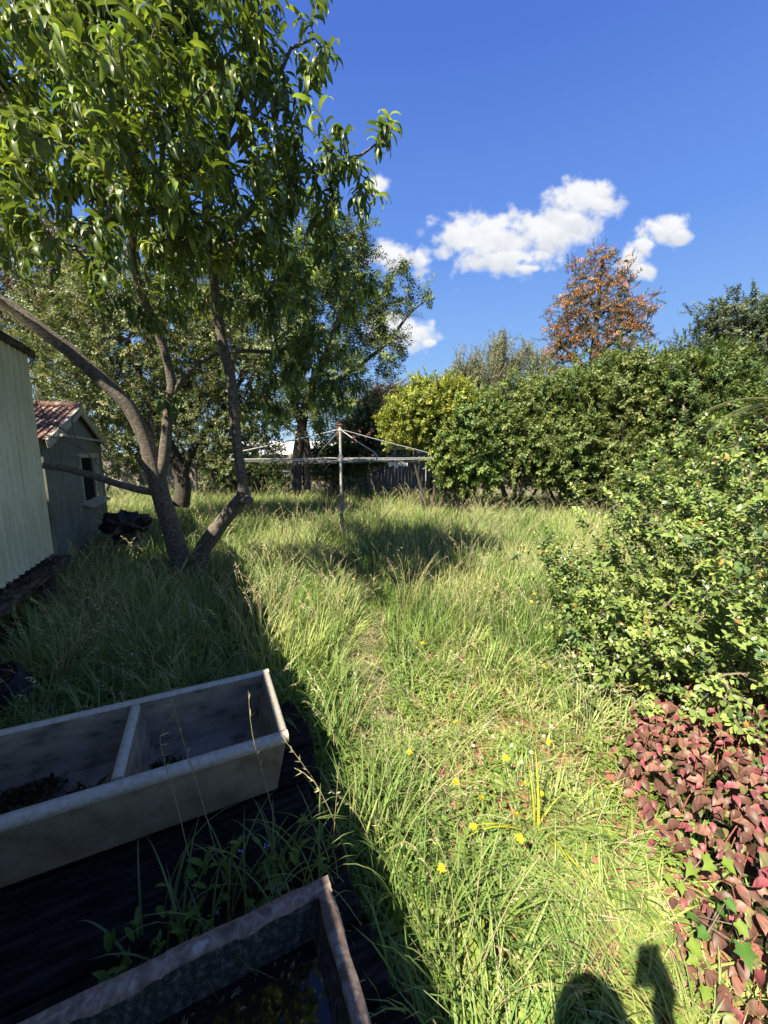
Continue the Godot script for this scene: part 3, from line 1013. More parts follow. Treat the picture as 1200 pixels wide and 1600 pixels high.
func build_odds() -> void:
	# dark tub pushed under the ledge of the near shed
	var c := at_depth(22, 1005, 2.3)
	var t := thing("plastic_tub", "dark navy plastic tub lying under the ledge of the cream shed", "tub", Vector3(c.x, 0, c.z))
	var s := Shape.new()
	var pr := [[0.02, 0.0], [0.13, 0.0], [0.15, 0.03], [0.165, 0.24], [0.18, 0.25], [0.18, 0.27], [0.16, 0.27], [0.145, 0.05], [0.02, 0.04]]
	var pts := PackedVector3Array()
	var rad := PackedFloat32Array()
	for q in pr:
		pts.append(Vector3(0, q[1] + 0.0004 * pts.size(), 0))
		rad.append(q[0])
	s.tube(pts, rad, 22, Color.WHITE, true, true)
	t.scale = Vector3.ONE * 0.75
	var tb := put("tub_body", s.mesh(), mats["navy_plastic"], t)
	tb.rotation = Vector3(0.5, 0.3, 0.35)
	tb.position = Vector3(0, 0.11, 0)
	put("tub_handle", pipe([Vector3(-0.12, 0.36, 0.05), Vector3(-0.05, 0.42, 0.1), Vector3(0.05, 0.42, 0.12), Vector3(0.12, 0.36, 0.1)], 0.005), mats["dull_iron"], t)
	# garden table with a dark blue top behind the trees
	var q := at_depth(500, 736, 13.4)
	var tbl := thing("garden_table", "low garden table with dark slate blue top behind the clothes line", "table", Vector3(q.x, 0, q.z))
	box_part("table_top", Vector3(1.9, 0.05, 0.85), Transform3D(Basis.IDENTITY, Vector3(-0.25, q.y, 0)), "slate_blue", tbl, 0.01)
	box_part("apron", Vector3(1.8, 0.1, 0.75), Transform3D(Basis.IDENTITY, Vector3(-0.25, q.y - 0.078, 0)), "navy_plastic", tbl)
	for sx in [-1.0, 1.0]:
		for sz in [-1.0, 1.0]:
			box_part("leg", Vector3(0.035, q.y - 0.12, 0.035), Transform3D(Basis.IDENTITY, Vector3(-0.25 + sx * 0.82, (q.y - 0.12) / 2, sz * 0.33)), "navy_plastic", tbl)
	# blue drum in the dark under the hedge
	var d := at_height(939, 789, 0.2)
	var dr := thing("blue_drum", "bright blue plastic drum standing in the dark under the hedge", "drum", Vector3(d.x, 0, d.z))
	var ds := Shape.new()
	ds.tube(PackedVector3Array([Vector3(0, 0, 0), Vector3(0, 0.03, 0), Vector3(0, 0.3, 0), Vector3(0, 0.32, 0), Vector3(0, 0.34, 0), Vector3(0, 0.6, 0), Vector3(0, 0.63, 0)]), PackedFloat32Array([0.15, 0.17, 0.17, 0.18, 0.17, 0.17, 0.15]), 18, Color.WHITE, true, true)
	put("drum_body", ds.mesh(), mats["blue_plastic"], dr)
	put("bung", pipe([Vector3(0.07, 0.62, 0), Vector3(0.07, 0.65, 0)], 0.03, 10), mats["phone_black"], dr)
	# red clay pavers of an old path showing through the weeds
	var path := Node3D.new()
	path.name = "paver_path"
	add_child(path)
	tag(path, "old red brick garden path nearly lost under grass and weeds", "path", "", "structure")
	var bs: Array[ArrayMesh] = []
	for k in 3:
		var b := Shape.new()
		b.box(Transform3D.IDENTITY, Vector3(0.225, 0.07, 0.108), Color.WHITE, 0.007)
		bs.append(b.mesh())
	for r in 22:
		for k in 4:
			var o := put("brick", bs[rng.randi() % 3], mats["brick"], path)
			var x := 0.30 + k * 0.235 + (0.117 if r % 2 == 1 else 0.0) + rnd(-0.006, 0.006)
			o.transform = Transform3D(Basis.from_euler(Vector3(rnd(-0.03, 0.03), rnd(-0.05, 0.05), rnd(-0.03, 0.03))), Vector3(x + 0.02 * sin(r * 0.5), -0.022 + rnd(-0.012, 0.01), -0.66 - r * 0.119))

# ------------------------------------------------------------------ growing trees
func smooth_path(pts: PackedVector3Array, rad: PackedFloat32Array, step: float) -> Array:
	var op := PackedVector3Array()
	var orr := PackedFloat32Array()
	var m := pts.size()
	for k in m - 1:
		var p0 := pts[maxi(k - 1, 0)]
		var p3 := pts[mini(k + 2, m - 1)]
		var cnt := maxi(1, int(pts[k].distance_to(pts[k + 1]) / step))
		for j in cnt:
			var f := float(j) / cnt
			op.append(pts[k].cubic_interpolate(pts[k + 1], p0, p3, f))
			orr.append(lerpf(rad[k], rad[k + 1], f))
	op.append(pts[m - 1])
	orr.append(rad[m - 1])
	return [op, orr]

# limbs: [[points, radii], ...]; every target becomes a twig tip joined to the nearest wood
func grow(limbs: Array, targets: PackedVector3Array, step: float, wob: float, arch: float, bare: float, tip_r: float) -> Dictionary:
	var pos := PackedVector3Array()
	var par := PackedInt32Array()
	var rad := PackedFloat32Array()
	for l in limbs:
		var lp: PackedVector3Array = l[0]
		var lr: PackedFloat32Array = l[1]
		for k in lp.size():
			if lp[k].y >= bare:
				pos.append(lp[k])
				par.append(-1)
				rad.append(lr[k])
	var mains := pos.size()
	var order := []
	for t in targets:
		var best := 1e9
		for k in range(0, mains, 2):
			best = minf(best, pos[k].distance_squared_to(t))
		order.append([best, t])
	order.sort_custom(func(a, b): return a[0] < b[0])
	var chains := []
	for q in order:
		var t: Vector3 = q[1]
		var best := 1e9
		var at := 0
		for k in pos.size():
			var d := pos[k].distance_squared_to(t)
			if d < best:
				best = d
				at = k
		var a := pos[at]
		var dist := sqrt(best)
		var cnt := maxi(2, int(ceil(dist / step)))
		var chain := PackedInt32Array([at])
		var last := at
		var bow := Vector3(rnd(-1, 1), 0, rnd(-1, 1)) * dist * 0.08
		for j in range(1, cnt + 1):
			var f := float(j) / cnt
			var p := a.lerp(t, f) + Vector3.UP * sin(PI * f) * dist * arch + bow * sin(PI * f)
			if j < cnt:
				p += rdir() * wob * step
			pos.append(p)
			par.append(last)
			rad.append(tip_r)
			last = pos.size() - 1
			chain.append(last)
		chains.append(chain)
	var cnts := PackedFloat32Array()
	cnts.resize(pos.size())
	for c in chains:
		cnts[c[c.size() - 1]] += 1.0
	for k in range(pos.size() - 1, mains - 1, -1):
		rad[k] = tip_r * pow(maxf(cnts[k], 1.0), 0.42)
		cnts[par[k]] += cnts[k]
	return {"pos": pos, "rad": rad, "chains": chains, "mains": mains}

func crown_points(blobs: Array, count: int, shell: float, uneven: float) -> PackedVector3Array:
	var out := PackedVector3Array()
	var total := 0.0
	for b in blobs:
		var r: Vector3 = b[1]
		total += pow(r.x * r.y * r.z, 0.75)
	for b in blobs:
		var c: Vector3 = b[0]
		var r: Vector3 = b[1]
		var n := int(round(count * pow(r.x * r.y * r.z, 0.75) / total))
		for k in maxi(n, 1):
			var d := rdir()
			var f := 1.0 + uneven * lump.get_noise_3d(c.x + d.x * 1.7, c.y + d.y * 1.7, c.z + d.z * 1.7)
			out.append(c + d * r * f * pow(rng.randf(), shell))
	return out

# blobs by photograph pixel, pixel radius and depth
func px_blobs(list: Array, depth: float, thick := 1.0) -> Array:
	var out := []
	for q in list:
		var d: float = q[3] if q.size() > 3 else depth
		var r: float = q[2] * d / FOCAL
		out.append([at_depth(q[0], q[1], d), Vector3(r, r, r * thick)])
	return out

func limb(list: Array) -> Array:
	# [px, py, depth, radius]
	var p := PackedVector3Array()
	var r := PackedFloat32Array()
	for q in list:
		p.append(at_depth(q[0], q[1], q[2]))
		r.append(q[3])
	return smooth_path(p, r, 0.12)

func knobbly(s: Shape, pts: PackedVector3Array, rad: PackedFloat32Array, sides: int, amount: float) -> void:
	var first := s.v.size()
	s.tube(pts, rad, sides, Color.WHITE, true, true)
	for k in pts.size():
		for q in sides:
			var id := first + k * sides + q
			var p := s.v[id]
			s.v[id] = p + s.n[id] * rad[k] * amount * (lump.get_noise_3d(p.x * 7.0, p.y * 4.0, p.z * 7.0) + 0.5 * lump.get_noise_3d(p.x * 21.0, p.y * 13.0, p.z * 21.0))

func wood(t: Node3D, base: Vector3, limbs: Array, g: Dictionary, bark: String, sides: int, knob: float, twig_mat := "") -> void:
	for k in limbs.size():
		var s := Shape.new()
		knobbly(s, limbs[k][0], limbs[k][1], sides, knob)
		var o := put("trunk" if k == 0 else "limb", s.mesh(), mats[bark], t)
		o.position = -base
	var b := Shape.new()
	var pos: PackedVector3Array = g.pos
	var rad: PackedFloat32Array = g.rad
	for c in g.chains:
		var pp := PackedVector3Array()
		var rr := PackedFloat32Array()
		for k in c.size():
			var id: int = c[k]
			pp.append(pos[id])
			rr.append(rad[id] if k > 0 else minf(rad[id], rad[c[1]]))
		b.tube(pp, rr, 5 if rr[0] > 0.008 else 3, Color.WHITE)
	var br := put("branches", b.mesh(), mats[twig_mat if twig_mat else bark], t)
	br.set_meta("kind", "stuff")
	br.position = -base

# a sprig of leaves along +z, one shape of many leaves
func sprig(count: int, length: float, leaf_len: float, leaf_wid: float, bend: float, splay: float, jitter: float, col: Color, segs := 3, widest := 0.42, fold := 0.25) -> ArrayMesh:
	var s := Shape.new()
	s.tube(PackedVector3Array([Vector3.ZERO, Vector3(0, 0, length * 0.6), Vector3(0, 0, length)]), PackedFloat32Array([0.004, 0.003, 0.0015]), 3, Color(0.10, 0.085, 0.05))
	for k in count:
		var f := (k + rnd(0.0, 1.0)) / count
		var a := k * 2.4 + rnd(-0.4, 0.4)
		var out := Vector3(cos(a), sin(a), 0)
		var d := (out * splay + Vector3(0, 0, 1.0 - splay * 0.4) + rdir() * jitter).normalized()
		var up := (out * -0.5 + Vector3(0, 0, 1) + Vector3(0, 0.7, 0) + rdir() * 0.6).normalized()
		s.leaf(Vector3(0, 0, length * f) + out * rnd(0.0, 0.3) * leaf_len, d, up, leaf_len * rnd(0.65, 1.15), leaf_wid * rnd(0.75, 1.15), bend * rnd(0.3, 1.3), fold, segs, vary(col, 0.3, 0.1), widest)
	return s.mesh()

func put_sprigs(t: Node3D, base: Vector3, called: String, g: Dictionary, meshes: Array, mat: String, per: int, size: float, col: Color, spread: float, hang: float, col2 := Color(0, 0, 0), share2 := 0.0) -> void:
	var lists := []
	var tints := []
	for m in meshes:
		var e: Array[Transform3D] = []
		lists.append(e)
		tints.append(PackedColorArray())
	var pos: PackedVector3Array = g.pos
	for c in g.chains:
		var m: int = c.size()
		var tip := pos[c[m - 1]]
		var dir := (tip - pos[c[maxi(m - 3, 0)]]).normalized()
		for k in per:
			var f := float(k) / per
			var idx: int = c[maxi(0, m - 1 - int(f * m * 0.8))]
			var p := pos[idx] + rdir() * spread * rnd(0.1, 1.0)
			var d := (dir + rdir() * 0.9 + Vector3(0, -hang, 0)).normalized()
			var which := rng.randi() % meshes.size()
			lists[which].append(Transform3D(look_basis(d, (Vector3.UP + rdir() * 0.5).normalized()).scaled(Vector3.ONE * size * rnd(0.7, 1.25)), p - base))
			tints[which].append(vary(col2 if rng.randf() < share2 else col, 0.28, 0.12))
	for k in meshes.size():
		scatter(called, meshes[k], mats[mat], lists[k], tints[k], t)

# single leaves: the 300 that show largest become parts, the rest one mass
func put_leaves(t: Node3D, base: Vector3, mass_name: String, m: Mesh, mat: String, where: Array[Transform3D], tint: PackedColorArray, long: float) -> void:
	var score := []
	for k in where.size():
		var p := where[k].origin
		var px := to_pixel(p)
		if px.x > 5 and px.x < 1195 and px.y > 5 and px.y < 1595:
			score.append([long * where[k].basis.x.length() / p.distance_to(EYE), k])
	score.sort_custom(func(a, b): return a[0] > b[0])
	var single := {}
	for k in mini(300, score.size()):
		single[score[k][1]] = true
	var shades := []
	var shade_cols := []
	var mean := Color(0, 0, 0)
	for c in tint:
		mean += c
	mean = mean / float(tint.size())
	for k in 5:
		var f := 0.6 + 0.2 * k
		var mm: StandardMaterial3D = mats[mat].duplicate()
		var lc := Color(mean.r * f, mean.g * f, mean.b * f)
		mm.albedo_color = lc.linear_to_srgb()
		shades.append(mm)
		shade_cols.append(lc)
	var rest: Array[Transform3D] = []
	var rest_tint := PackedColorArray()
	for k in where.size():
		var x := where[k]
		x.origin -= base
		if single.has(k):
			var f := clampi(int(round((tint[k].g / mean.g - 0.6) / 0.2)), 0, 4)
			var o := put("leaf", m, shades[f], t)
			o.transform = x
		else:
			rest.append(x)
			rest_tint.append(tint[k])
	scatter(mass_name, m, mats[mat], rest, rest_tint, t)

# ------------------------------------------------------------------ the peach tree
func build_peach() -> void:
	var base := at_depth(290, 915, 4.6)
	base.y = 0.0
	var t := thing("peach_tree", "forked peach tree with long drooping leaves overhanging the cream shed", "tree", base)
	var limbs := []
	limbs.append(limb([[300, 940, 4.62, 0.16], [290, 900, 4.6, 0.125], [274, 845, 4.58, 0.105], [258, 795, 4.56, 0.100], [246, 755, 4.53, 0.098], [240, 730, 4.5, 0.094], [224, 680, 4.44, 0.078], [200, 635, 4.36, 0.07], [155, 590, 4.25, 0.068], [105, 545, 4.12, 0.066], [60, 512, 4.0, 0.064], [15, 480, 3.9, 0.06], [-60, 440, 3.7, 0.055], [-150, 380, 3.5, 0.04]]))
	limbs.append(limb([[298, 925, 4.62, 0.11], [312, 868, 4.55, 0.095], [335, 832, 4.5, 0.088], [362, 798, 4.46, 0.082], [384, 772, 4.42, 0.072]]))
	limbs.append(limb([[380, 778, 4.43, 0.07], [379, 752, 4.42, 0.056], [372, 705, 4.4, 0.053], [366, 645, 4.38, 0.055], [361, 595, 4.34, 0.054], [347, 530, 4.28, 0.05], [338, 475, 4.2, 0.046], [331, 400, 4.05, 0.042], [322, 340, 3.9, 0.038], [330, 260, 3.7, 0.033], [370, 170, 3.5, 0.026], [400, 70, 3.4, 0.018]]))
	limbs.append(limb([[246, 750, 4.54, 0.07], [256, 722, 4.5, 0.062], [260, 680, 4.48, 0.056], [264, 640, 4.46, 0.053], [269, 600, 4.44, 0.05], [256, 545, 4.36, 0.046], [236, 495, 4.26, 0.043], [218, 450, 4.1, 0.04], [205, 390, 3.8, 0.036], [220, 290, 3.5, 0.03], [190, 170, 3.3, 0.022], [160, 40, 3.2, 0.015]]))
	limbs.append(limb([[266, 628, 4.45, 0.034], [283, 592, 4.45, 0.03], [306, 570, 4.5, 0.028], [335, 554, 4.55, 0.025], [385, 548, 4.55, 0.022], [430, 550, 4.55, 0.02], [475, 535, 4.6, 0.016], [520, 565, 4.7, 0.01]]))
	limbs.append(limb([[244, 770, 4.55, 0.045], [215, 765, 4.5, 0.040], [180, 755, 4.42, 0.038], [140, 742, 4.32, 0.037], [104, 732, 4.2, 0.036], [66, 727, 4.08, 0.034]]))
	limbs.append(limb([[248, 752, 4.54, 0.038], [240, 712, 4.52, 0.03], [236, 668, 4.5, 0.028], [233, 640, 4.5, 0.022]]))
	limbs.append(limb([[-60, 440, 3.7, 0.04], [-30, 340, 3.5, 0.034], [40, 240, 3.3, 0.028], [50, 150, 3.2, 0.022], [80, 20, 3.1, 0.014]]))
	limbs.append(limb([[331, 400, 4.05, 0.034], [390, 330, 3.9, 0.028], [450, 270, 3.7, 0.022], [520, 268, 3.55, 0.014], [588, 225, 3.45, 0.007]]))
	limbs.append(limb([[322, 340, 3.9, 0.03], [260, 330, 3.3, 0.025], [180, 340, 2.7, 0.018], [130, 360, 2.4, 0.01]]))
	limbs.append(limb([[330, 260, 3.7, 0.026], [420, 150, 3.5, 0.018], [455, 75, 3.4, 0.012], [492, 60, 3.35, 0.006]]))
	var blobs := px_blobs([[60, 60, 150, 3.3], [200, 90, 150, 3.1], [330, 110, 125, 3.1], [425, 115, 70, 3.3], [455, 225, 80, 3.2], [340, 260, 130, 2.9], [190, 250, 130, 2.7], [60, 220, 130, 2.8], [150, 385, 60, 2.3], [30, 340, 80, 2.6],
		[470, 335, 65, 3.5], [400, 370, 80, 3.4], [525, 300, 40, 3.5], [300, 400, 90, 3.6], [596, 215, 34, 3.4], [578, 322, 22, 3.4], [545, 255, 40, 3.4], [500, 92, 34, 3.3], [560, 300, 30, 3.5], [300, -70, 150, 3.2], [110, -110, 190, 3.0], [-80, 200, 160, 2.9], [440, 440, 60, 3.9], [230, 500, 50, 3.6], [265, 640, 26, 4.4], [160, 460, 45, 3.2], [450, 500, 62, 4.4], [500, 560, 55, 4.6], [520, 625, 42, 4.7], [455, 590, 55, 4.6], [500, 665, 22, 4.8], [545, 460, 42, 4.4], [550, 590, 26, 4.8], [520, 400, 40, 4.0], [430, 640, 34, 4.7], [250, 20, 110, 2.4], [90, 150, 110, 2.2], [250, 170, 100, 2.3], [350, 420, 80, 4.8], [240, 390, 90, 5.0], [430, 360, 80, 4.7]], 3.2, 1.0)
	blobs.append([Vector3(-5.4, 4.0, -4.0), Vector3(0.9, 0.6, 0.9)])
	blobs.append([Vector3(-4.7, 4.3, -4.7), Vector3(0.8, 0.6, 0.8)])
	var g := grow(limbs, crown_points(blobs, 1580, 0.45, 0.35), 0.12, 0.28, 0.10, 1.9, 0.0028)
	wood(t, base, limbs, g, "peach_bark", 12, 0.16, "twig_bark")
	# the sawn stub at the bend and a broken spur
	var stub := Shape.new()
	stub.tube(PackedVector3Array([at_depth(372, 788, 4.44), at_depth(384, 780, 4.38), at_depth(390, 783, 4.30)]), PackedFloat32Array([0.05, 0.058, 0.05]), 12, Color.WHITE, false, true)
	var so := put("sawn_stub", stub.mesh(), mats["peach_bark"], t)
	so.position = -base
	stub = Shape.new()
	stub.tube(PackedVector3Array([at_depth(240, 742, 4.5), at_depth(228, 733, 4.44), at_depth(217, 718, 4.42)]), PackedFloat32Array([0.04, 0.036, 0.03]), 10, Color.WHITE, false, true)
	so = put("sawn_stub", stub.mesh(), mats["peach_bark"], t)
	so.position = -base
	# dead twigs fanning from the low limb
	var dead := Shape.new()
	for q in [[[168, 742], [130, 702], [100, 672], [62, 640]], [[130, 702], [108, 690], [72, 680]], [[118, 690], [112, 655], [124, 640]], [[100, 672], [70, 655], [52, 600]]]:
		var p := PackedVector3Array()
		var r := PackedFloat32Array()
		for k in q.size():
			p.append(at_depth(q[k][0], q[k][1], 4.3 - 0.03 * k))
			r.append(0.010 - 0.002 * k)
		dead.tube(p, r, 5, Color.WHITE)
	so = put("dead_twigs", dead.mesh(), mats["twig_bark"], t)
	so.position = -base
	var lf := Shape.new()
	lf.leaf(Vector3.ZERO, Vector3(0, 0.25, 1).normalized(), Vector3.UP, 0.175, 0.033, 2.15, 0.38, 7, Color(1, 1, 1), 0.45, 1.25)
	var where: Array[Transform3D] = []
	var tint := PackedColorArray()
	var pos: PackedVector3Array = g.pos
	for c in g.chains:
		var m: int = c.size()
		var young := rng.randf() < 0.5
		var n := 12
		for k in n:
			var f := pow(float(k) / n, 1.4) * minf(m - 1.001, 4.2)
			var i0: int = c[m - 1 - int(f)]
			var i1: int = c[maxi(m - 2 - int(f), 0)]
			var p := pos[i0].lerp(pos[i1], f - int(f))
			var ax := (pos[i0] - pos[i1]).normalized()
			var a := k * 2.4 + rnd(-0.5, 0.5)
			var sd := ax.cross(Vector3.UP)
			sd = Vector3.RIGHT if sd.length() < 0.05 else sd.normalized()
			var out := sd * cos(a) + ax.cross(sd) * sin(a)
			var d := (out + ax * (0.6 if k > 2 else 1.6) + Vector3(0, 0.05, 0)).normalized()
			var up := (Vector3.UP + rdir() * 0.35).normalized()
			var sc := rnd(0.5, 1.2) * (0.75 if k < 2 else 1.0)
			where.append(Transform3D(look_basis(d, up).scaled(Vector3(sc, sc * rnd(0.7, 1.1), sc)), p))
			var col := Color(0.105, 0.155, 0.045)
			if young and k < 6:
				col = Color(0.26, 0.34, 0.075)
			tint.append(vary(col, 0.28, 0.1))
	put_leaves(t, base, "crown", lf.mesh(), "peach_leaf", where, tint, 0.175)

# ------------------------------------------------------------------ other trees
func tree(called: String, label: String, category: String, base: Vector3, limbs: Array, blobs: Array, o: Dictionary) -> Node3D:
	var t := thing(called, label, category, base, o.get("group", ""))
	var g := grow(limbs, crown_points(blobs, o.tips, o.get("shell", 0.4), o.get("uneven", 0.5)), o.get("step", 0.3), o.get("wob", 0.25), o.get("arch", 0.08), o.get("bare", 0.8), o.get("tip_r", 0.004))
	wood(t, base, limbs, g, o.get("bark", "dark_bark"), o.get("sides", 8), 0.14, o.get("twig", ""))
	put_sprigs(t, base, o.get("mass", "crown"), g, o.meshes, o.mat, o.per, o.size, o.col, o.spread, o.get("hang", 0.0), o.get("col2", Color(0, 0, 0)), o.get("share2", 0.0))
	return t

func foot(px: float, depth: float) -> Vector3:
	var p := at_depth(px, 760, depth)
	return Vector3(p.x, 0, p.z)

func straight_limb(a: Vector3, b: Vector3, r0: float, r1: float, bow: float) -> Array:
	var p := PackedVector3Array()
	var r := PackedFloat32Array()
	var off := Vector3(rnd(-1, 1), rnd(-0.2, 0.2), rnd(-1, 1)) * bow
	for k in 7:
		var f := k / 6.0
		p.append(a.lerp(b, f) + off * sin(f * PI) + rdir() * bow * 0.15)
		r.append(lerpf(r0, r1, f))
	return smooth_path(p, r, 0.15)

func build_back_trees() -> void:
	var narrow := [sprig(26, 0.32, 0.10, 0.026, 0.7, 0.8, 0.3, Color(1, 1, 1)), sprig(24, 0.30, 0.09, 0.026, 0.7, 0.8, 0.3, Color(1, 1, 1))]
	var oval := [sprig(30, 0.30, 0.045, 0.026, 0.4, 0.9, 0.5, Color(1, 1, 1)), sprig(30, 0.28, 0.042, 0.024, 0.4, 0.9, 0.5, Color(1, 1, 1))]
	# dark tree with twin stems behind the clothes line
	var d := 10.8
	tree("stone_fruit_tree", "dense dark green fruit tree with twin stems behind the clothes line", "tree", foot(466, d),
		[limb([[462, 765, d, 0.17], [463, 735, d, 0.15], [468, 690, d, 0.14], [482, 620, d, 0.12], [520, 530, d, 0.09], [555, 430, d, 0.05]]), limb([[480, 765, d + 0.1, 0.11], [478, 735, d + 0.1, 0.1], [478, 690, d, 0.1], [450, 600, d, 0.08], [425, 500, d, 0.05]]), limb([[482, 625, d, 0.08], [540, 585, d, 0.06], [600, 540, d, 0.045], [640, 490, d, 0.03], [665, 470, d, 0.015]])],
		px_blobs([[545, 420, 62], [500, 480, 90], [575, 480, 50], [555, 555, 52], [440, 560, 70], [470, 625, 60], [528, 620, 42], [645, 468, 24], [605, 525, 32], [600, 560, 22], [420, 480, 80], [500, 390, 70], [632, 430, 18], [440, 650, 38], [370, 480, 90], [555, 380, 30], [500, 670, 22]], d, 0.65),
		{"tips": 760, "meshes": narrow, "mat": "small_leaf", "per": 4, "size": 1.15, "col": Color(0.075, 0.115, 0.035), "col2": Color(0.17, 0.22, 0.06), "share2": 0.2, "spread": 0.22, "hang": 0.6, "uneven": 0.7, "step": 0.3})
	# small leaved plum tree behind the peach
	d = 7.8
	tree("plum_tree", "spreading small leaved plum tree with dark trunk behind the peach tree", "tree", foot(285, d),
		[limb([[283, 790, d, 0.17], [286, 760, d, 0.15], [278, 725, d, 0.14], [262, 690, d, 0.1], [230, 620, d, 0.07], [200, 530, d, 0.04]]), limb([[284, 745, d, 0.1], [300, 705, d, 0.085], [340, 650, d, 0.06], [380, 590, d, 0.035]]), limb([[275, 715, d, 0.07], [240, 680, d, 0.05], [170, 640, d, 0.04], [110, 600, d, 0.02]])],
		px_blobs([[110, 560, 85], [200, 540, 100], [300, 560, 100], [390, 590, 65], [150, 640, 60], [350, 650, 75], [250, 640, 60], [405, 655, 40], [235, 690, 55], [380, 700, 45], [185, 725, 34], [100, 690, 50], [250, 470, 80], [130, 480, 80], [330, 715, 40], [205, 700, 34], [420, 690, 26], [310, 480, 80]], d, 1.0),
		{"tips": 900, "meshes": oval, "mat": "small_leaf", "per": 4, "size": 1.15, "col": Color(0.15, 0.185, 0.07), "col2": Color(0.23, 0.26, 0.11), "share2": 0.3, "spread": 0.2, "uneven": 0.6, "twig": "twig_bark"})
	# brownish tree farther back
	d = 13.0
	tree("bronze_tree", "bronze brown leaved tree standing behind the plum and the garden shed", "tree", foot(70, d),
		[limb([[70, 770, d, 0.2], [72, 690, d, 0.17], [65, 580, d, 0.13], [70, 450, d, 0.06]])],
		px_blobs([[60, 440, 95], [120, 430, 75], [20, 520, 70], [100, 540, 60]], d, 0.8),
		{"tips": 420, "meshes": oval, "mat": "small_leaf", "per": 4, "size": 1.7, "col": Color(0.12, 0.085, 0.045), "col2": Color(0.10, 0.11, 0.05), "share2": 0.35, "spread": 0.4, "step": 0.45})
	# dark shrubs filling the gap behind the clothes line
	for q in [[575, 12.8, [[575, 650, 38], [560, 690, 40], [590, 700, 30], [600, 655, 20]], "dark green shrub by the back fence, beside the white roofed building"], [400, 13.6, [[395, 730, 30], [430, 740, 30], [360, 735, 36]], "low dark shrub against the fence behind the garden table"], [520, 13.4, [[520, 715, 30], [545, 725, 26], [490, 722, 26]], "mid green shrub at the fence behind the clothes line post"], [160, 12.4, [[110, 640, 66], [200, 650, 60], [160, 580, 60], [140, 700, 50]], "large dark shrub behind the gable of the garden shed"], [310, 12.8, [[270, 640, 56], [345, 655, 50], [310, 590, 50], [300, 700, 44]], "large dark shrub seen between the two limbs of the peach tree"]]:
		d = q[1]
		tree("garden_shrub", q[3], "shrub", foot(q[0], d), [straight_limb(foot(q[0], d), foot(q[0], d) + Vector3(0, 1.4, 0), 0.06, 0.02, 0.1), straight_limb(foot(q[0], d), foot(q[0], d) + Vector3(0.5, 1.2, 0), 0.05, 0.02, 0.1)], px_blobs(q[2], d, 0.8),
			{"tips": 200, "meshes": oval, "mat": "hedge_leaf", "per": 4, "size": 1.4, "col": Color(0.10, 0.145, 0.05), "spread": 0.25, "bare": 0.3, "group": "shrubs along the back fence", "mass": "foliage"})
	# distant brown trees over the rooftop
	for q in [[622, 44.0, [[622, 612, 16], [618, 635, 26], [628, 650, 26]], "distant brown conical tree above the roofs"], [590, 50.0, [[592, 622, 15], [588, 640, 24]], "faint brown tree far beyond the tiled roof"]]:
		d = q[1]
		var f0 := foot(q[0], d)
		tree("distant_tree", q[3], "tree", f0, [straight_limb(f0, f0 + Vector3(0, 7.0, 0), 0.25, 0.05, 0.1)], px_blobs(q[2], d, 1.0),
			{"tips": 200, "meshes": oval, "mat": "small_leaf", "per": 4, "size": 3.6, "col": Color(0.115, 0.085, 0.06), "spread": 0.8, "step": 0.9, "tip_r": 0.02})
	# pale weeping tree
	var strands := []
	for v in 2:
		var s := Shape.new()
		for k in 46:
			var f := k / 46.0
			s.leaf(Vector3(0.05 * sin(f * 5.0 + v), -1.3 * f, 0.05 * cos(f * 4.0)), (Vector3(rnd(-1, 1), -1.2, rnd(-1, 1))).normalized(), rdir(), rnd(0.10, 0.17), 0.022, 0.3, 0.1, 2, vary(Color(1, 1, 1), 0.3))
		strands.append(s.mesh())
	d = 24.0
	var w := thing("weeping_tree", "pale grey green weeping tree with thin crooked branches beyond the hedge", "tree", foot(765, d))
	var wl := [limb([[765, 760, d, 0.3], [768, 680, d, 0.26], [775, 600, d, 0.2], [780, 545, d, 0.12], [786, 520, d, 0.06]]), limb([[770, 640, d, 0.16], [735, 590, d, 0.11], [712, 572, d, 0.05]]), limb([[775, 600, d, 0.15], [805, 565, d, 0.1], [825, 545, d, 0.05]])]
	var wg := grow(wl, crown_points(px_blobs([[780, 540, 26], [730, 575, 28], [815, 555, 24], [765, 585, 40], [705, 590, 18], [845, 560, 20]], d, 1.0), 260, 0.5, 0.6), 0.4, 0.35, 0.15, 2.0, 0.014)
	wood(w, foot(765, d), wl, wg, "twig_bark", 8, 0.1)
	var lists: Array[Transform3D] = []
	var tints := PackedColorArray()
	for c in wg.chains:
		for k in 5:
			var p: Vector3 = wg.pos[c[maxi(0, c.size() - 1 - k)]] + rdir() * 0.35
			var sc := rnd(0.5, 1.05)
			lists.append(Transform3D(Basis(Vector3.UP, rnd(0, TAU)).rotated(Vector3.RIGHT, rnd(-0.2, 0.2)).scaled(Vector3(1.3, sc, 1.3)), p - foot(765, d)))
			tints.append(vary(Color(0.21, 0.23, 0.14), 0.3, 0.1))
	scatter("crown", strands[0], mats["small_leaf"], lists, tints, w)
	# silky oak in orange flower
	var bloom := []
	for v in 2:
		var s := Shape.new()
		for k in 26:
			var p := Vector3(rnd(-0.22, 0.22), rnd(-0.05, 0.09), rnd(0.0, 0.45))
			s.leaf(p, Vector3(rnd(-1, 1), rnd(0.0, 0.8), rnd(-0.4, 1)).normalized(), Vector3.UP, rnd(0.09, 0.16), rnd(0.05, 0.08), -0.6, 0.5, 2, vary(Color(1, 1, 1), 0.35, 0.15))
		bloom.append(s.mesh())
	d = 30.0
	var oakf := foot(928, d)
	var ok := thing("flowering_tree", "tall open tree covered in orange blossom rising above the hedge", "tree", oakf)
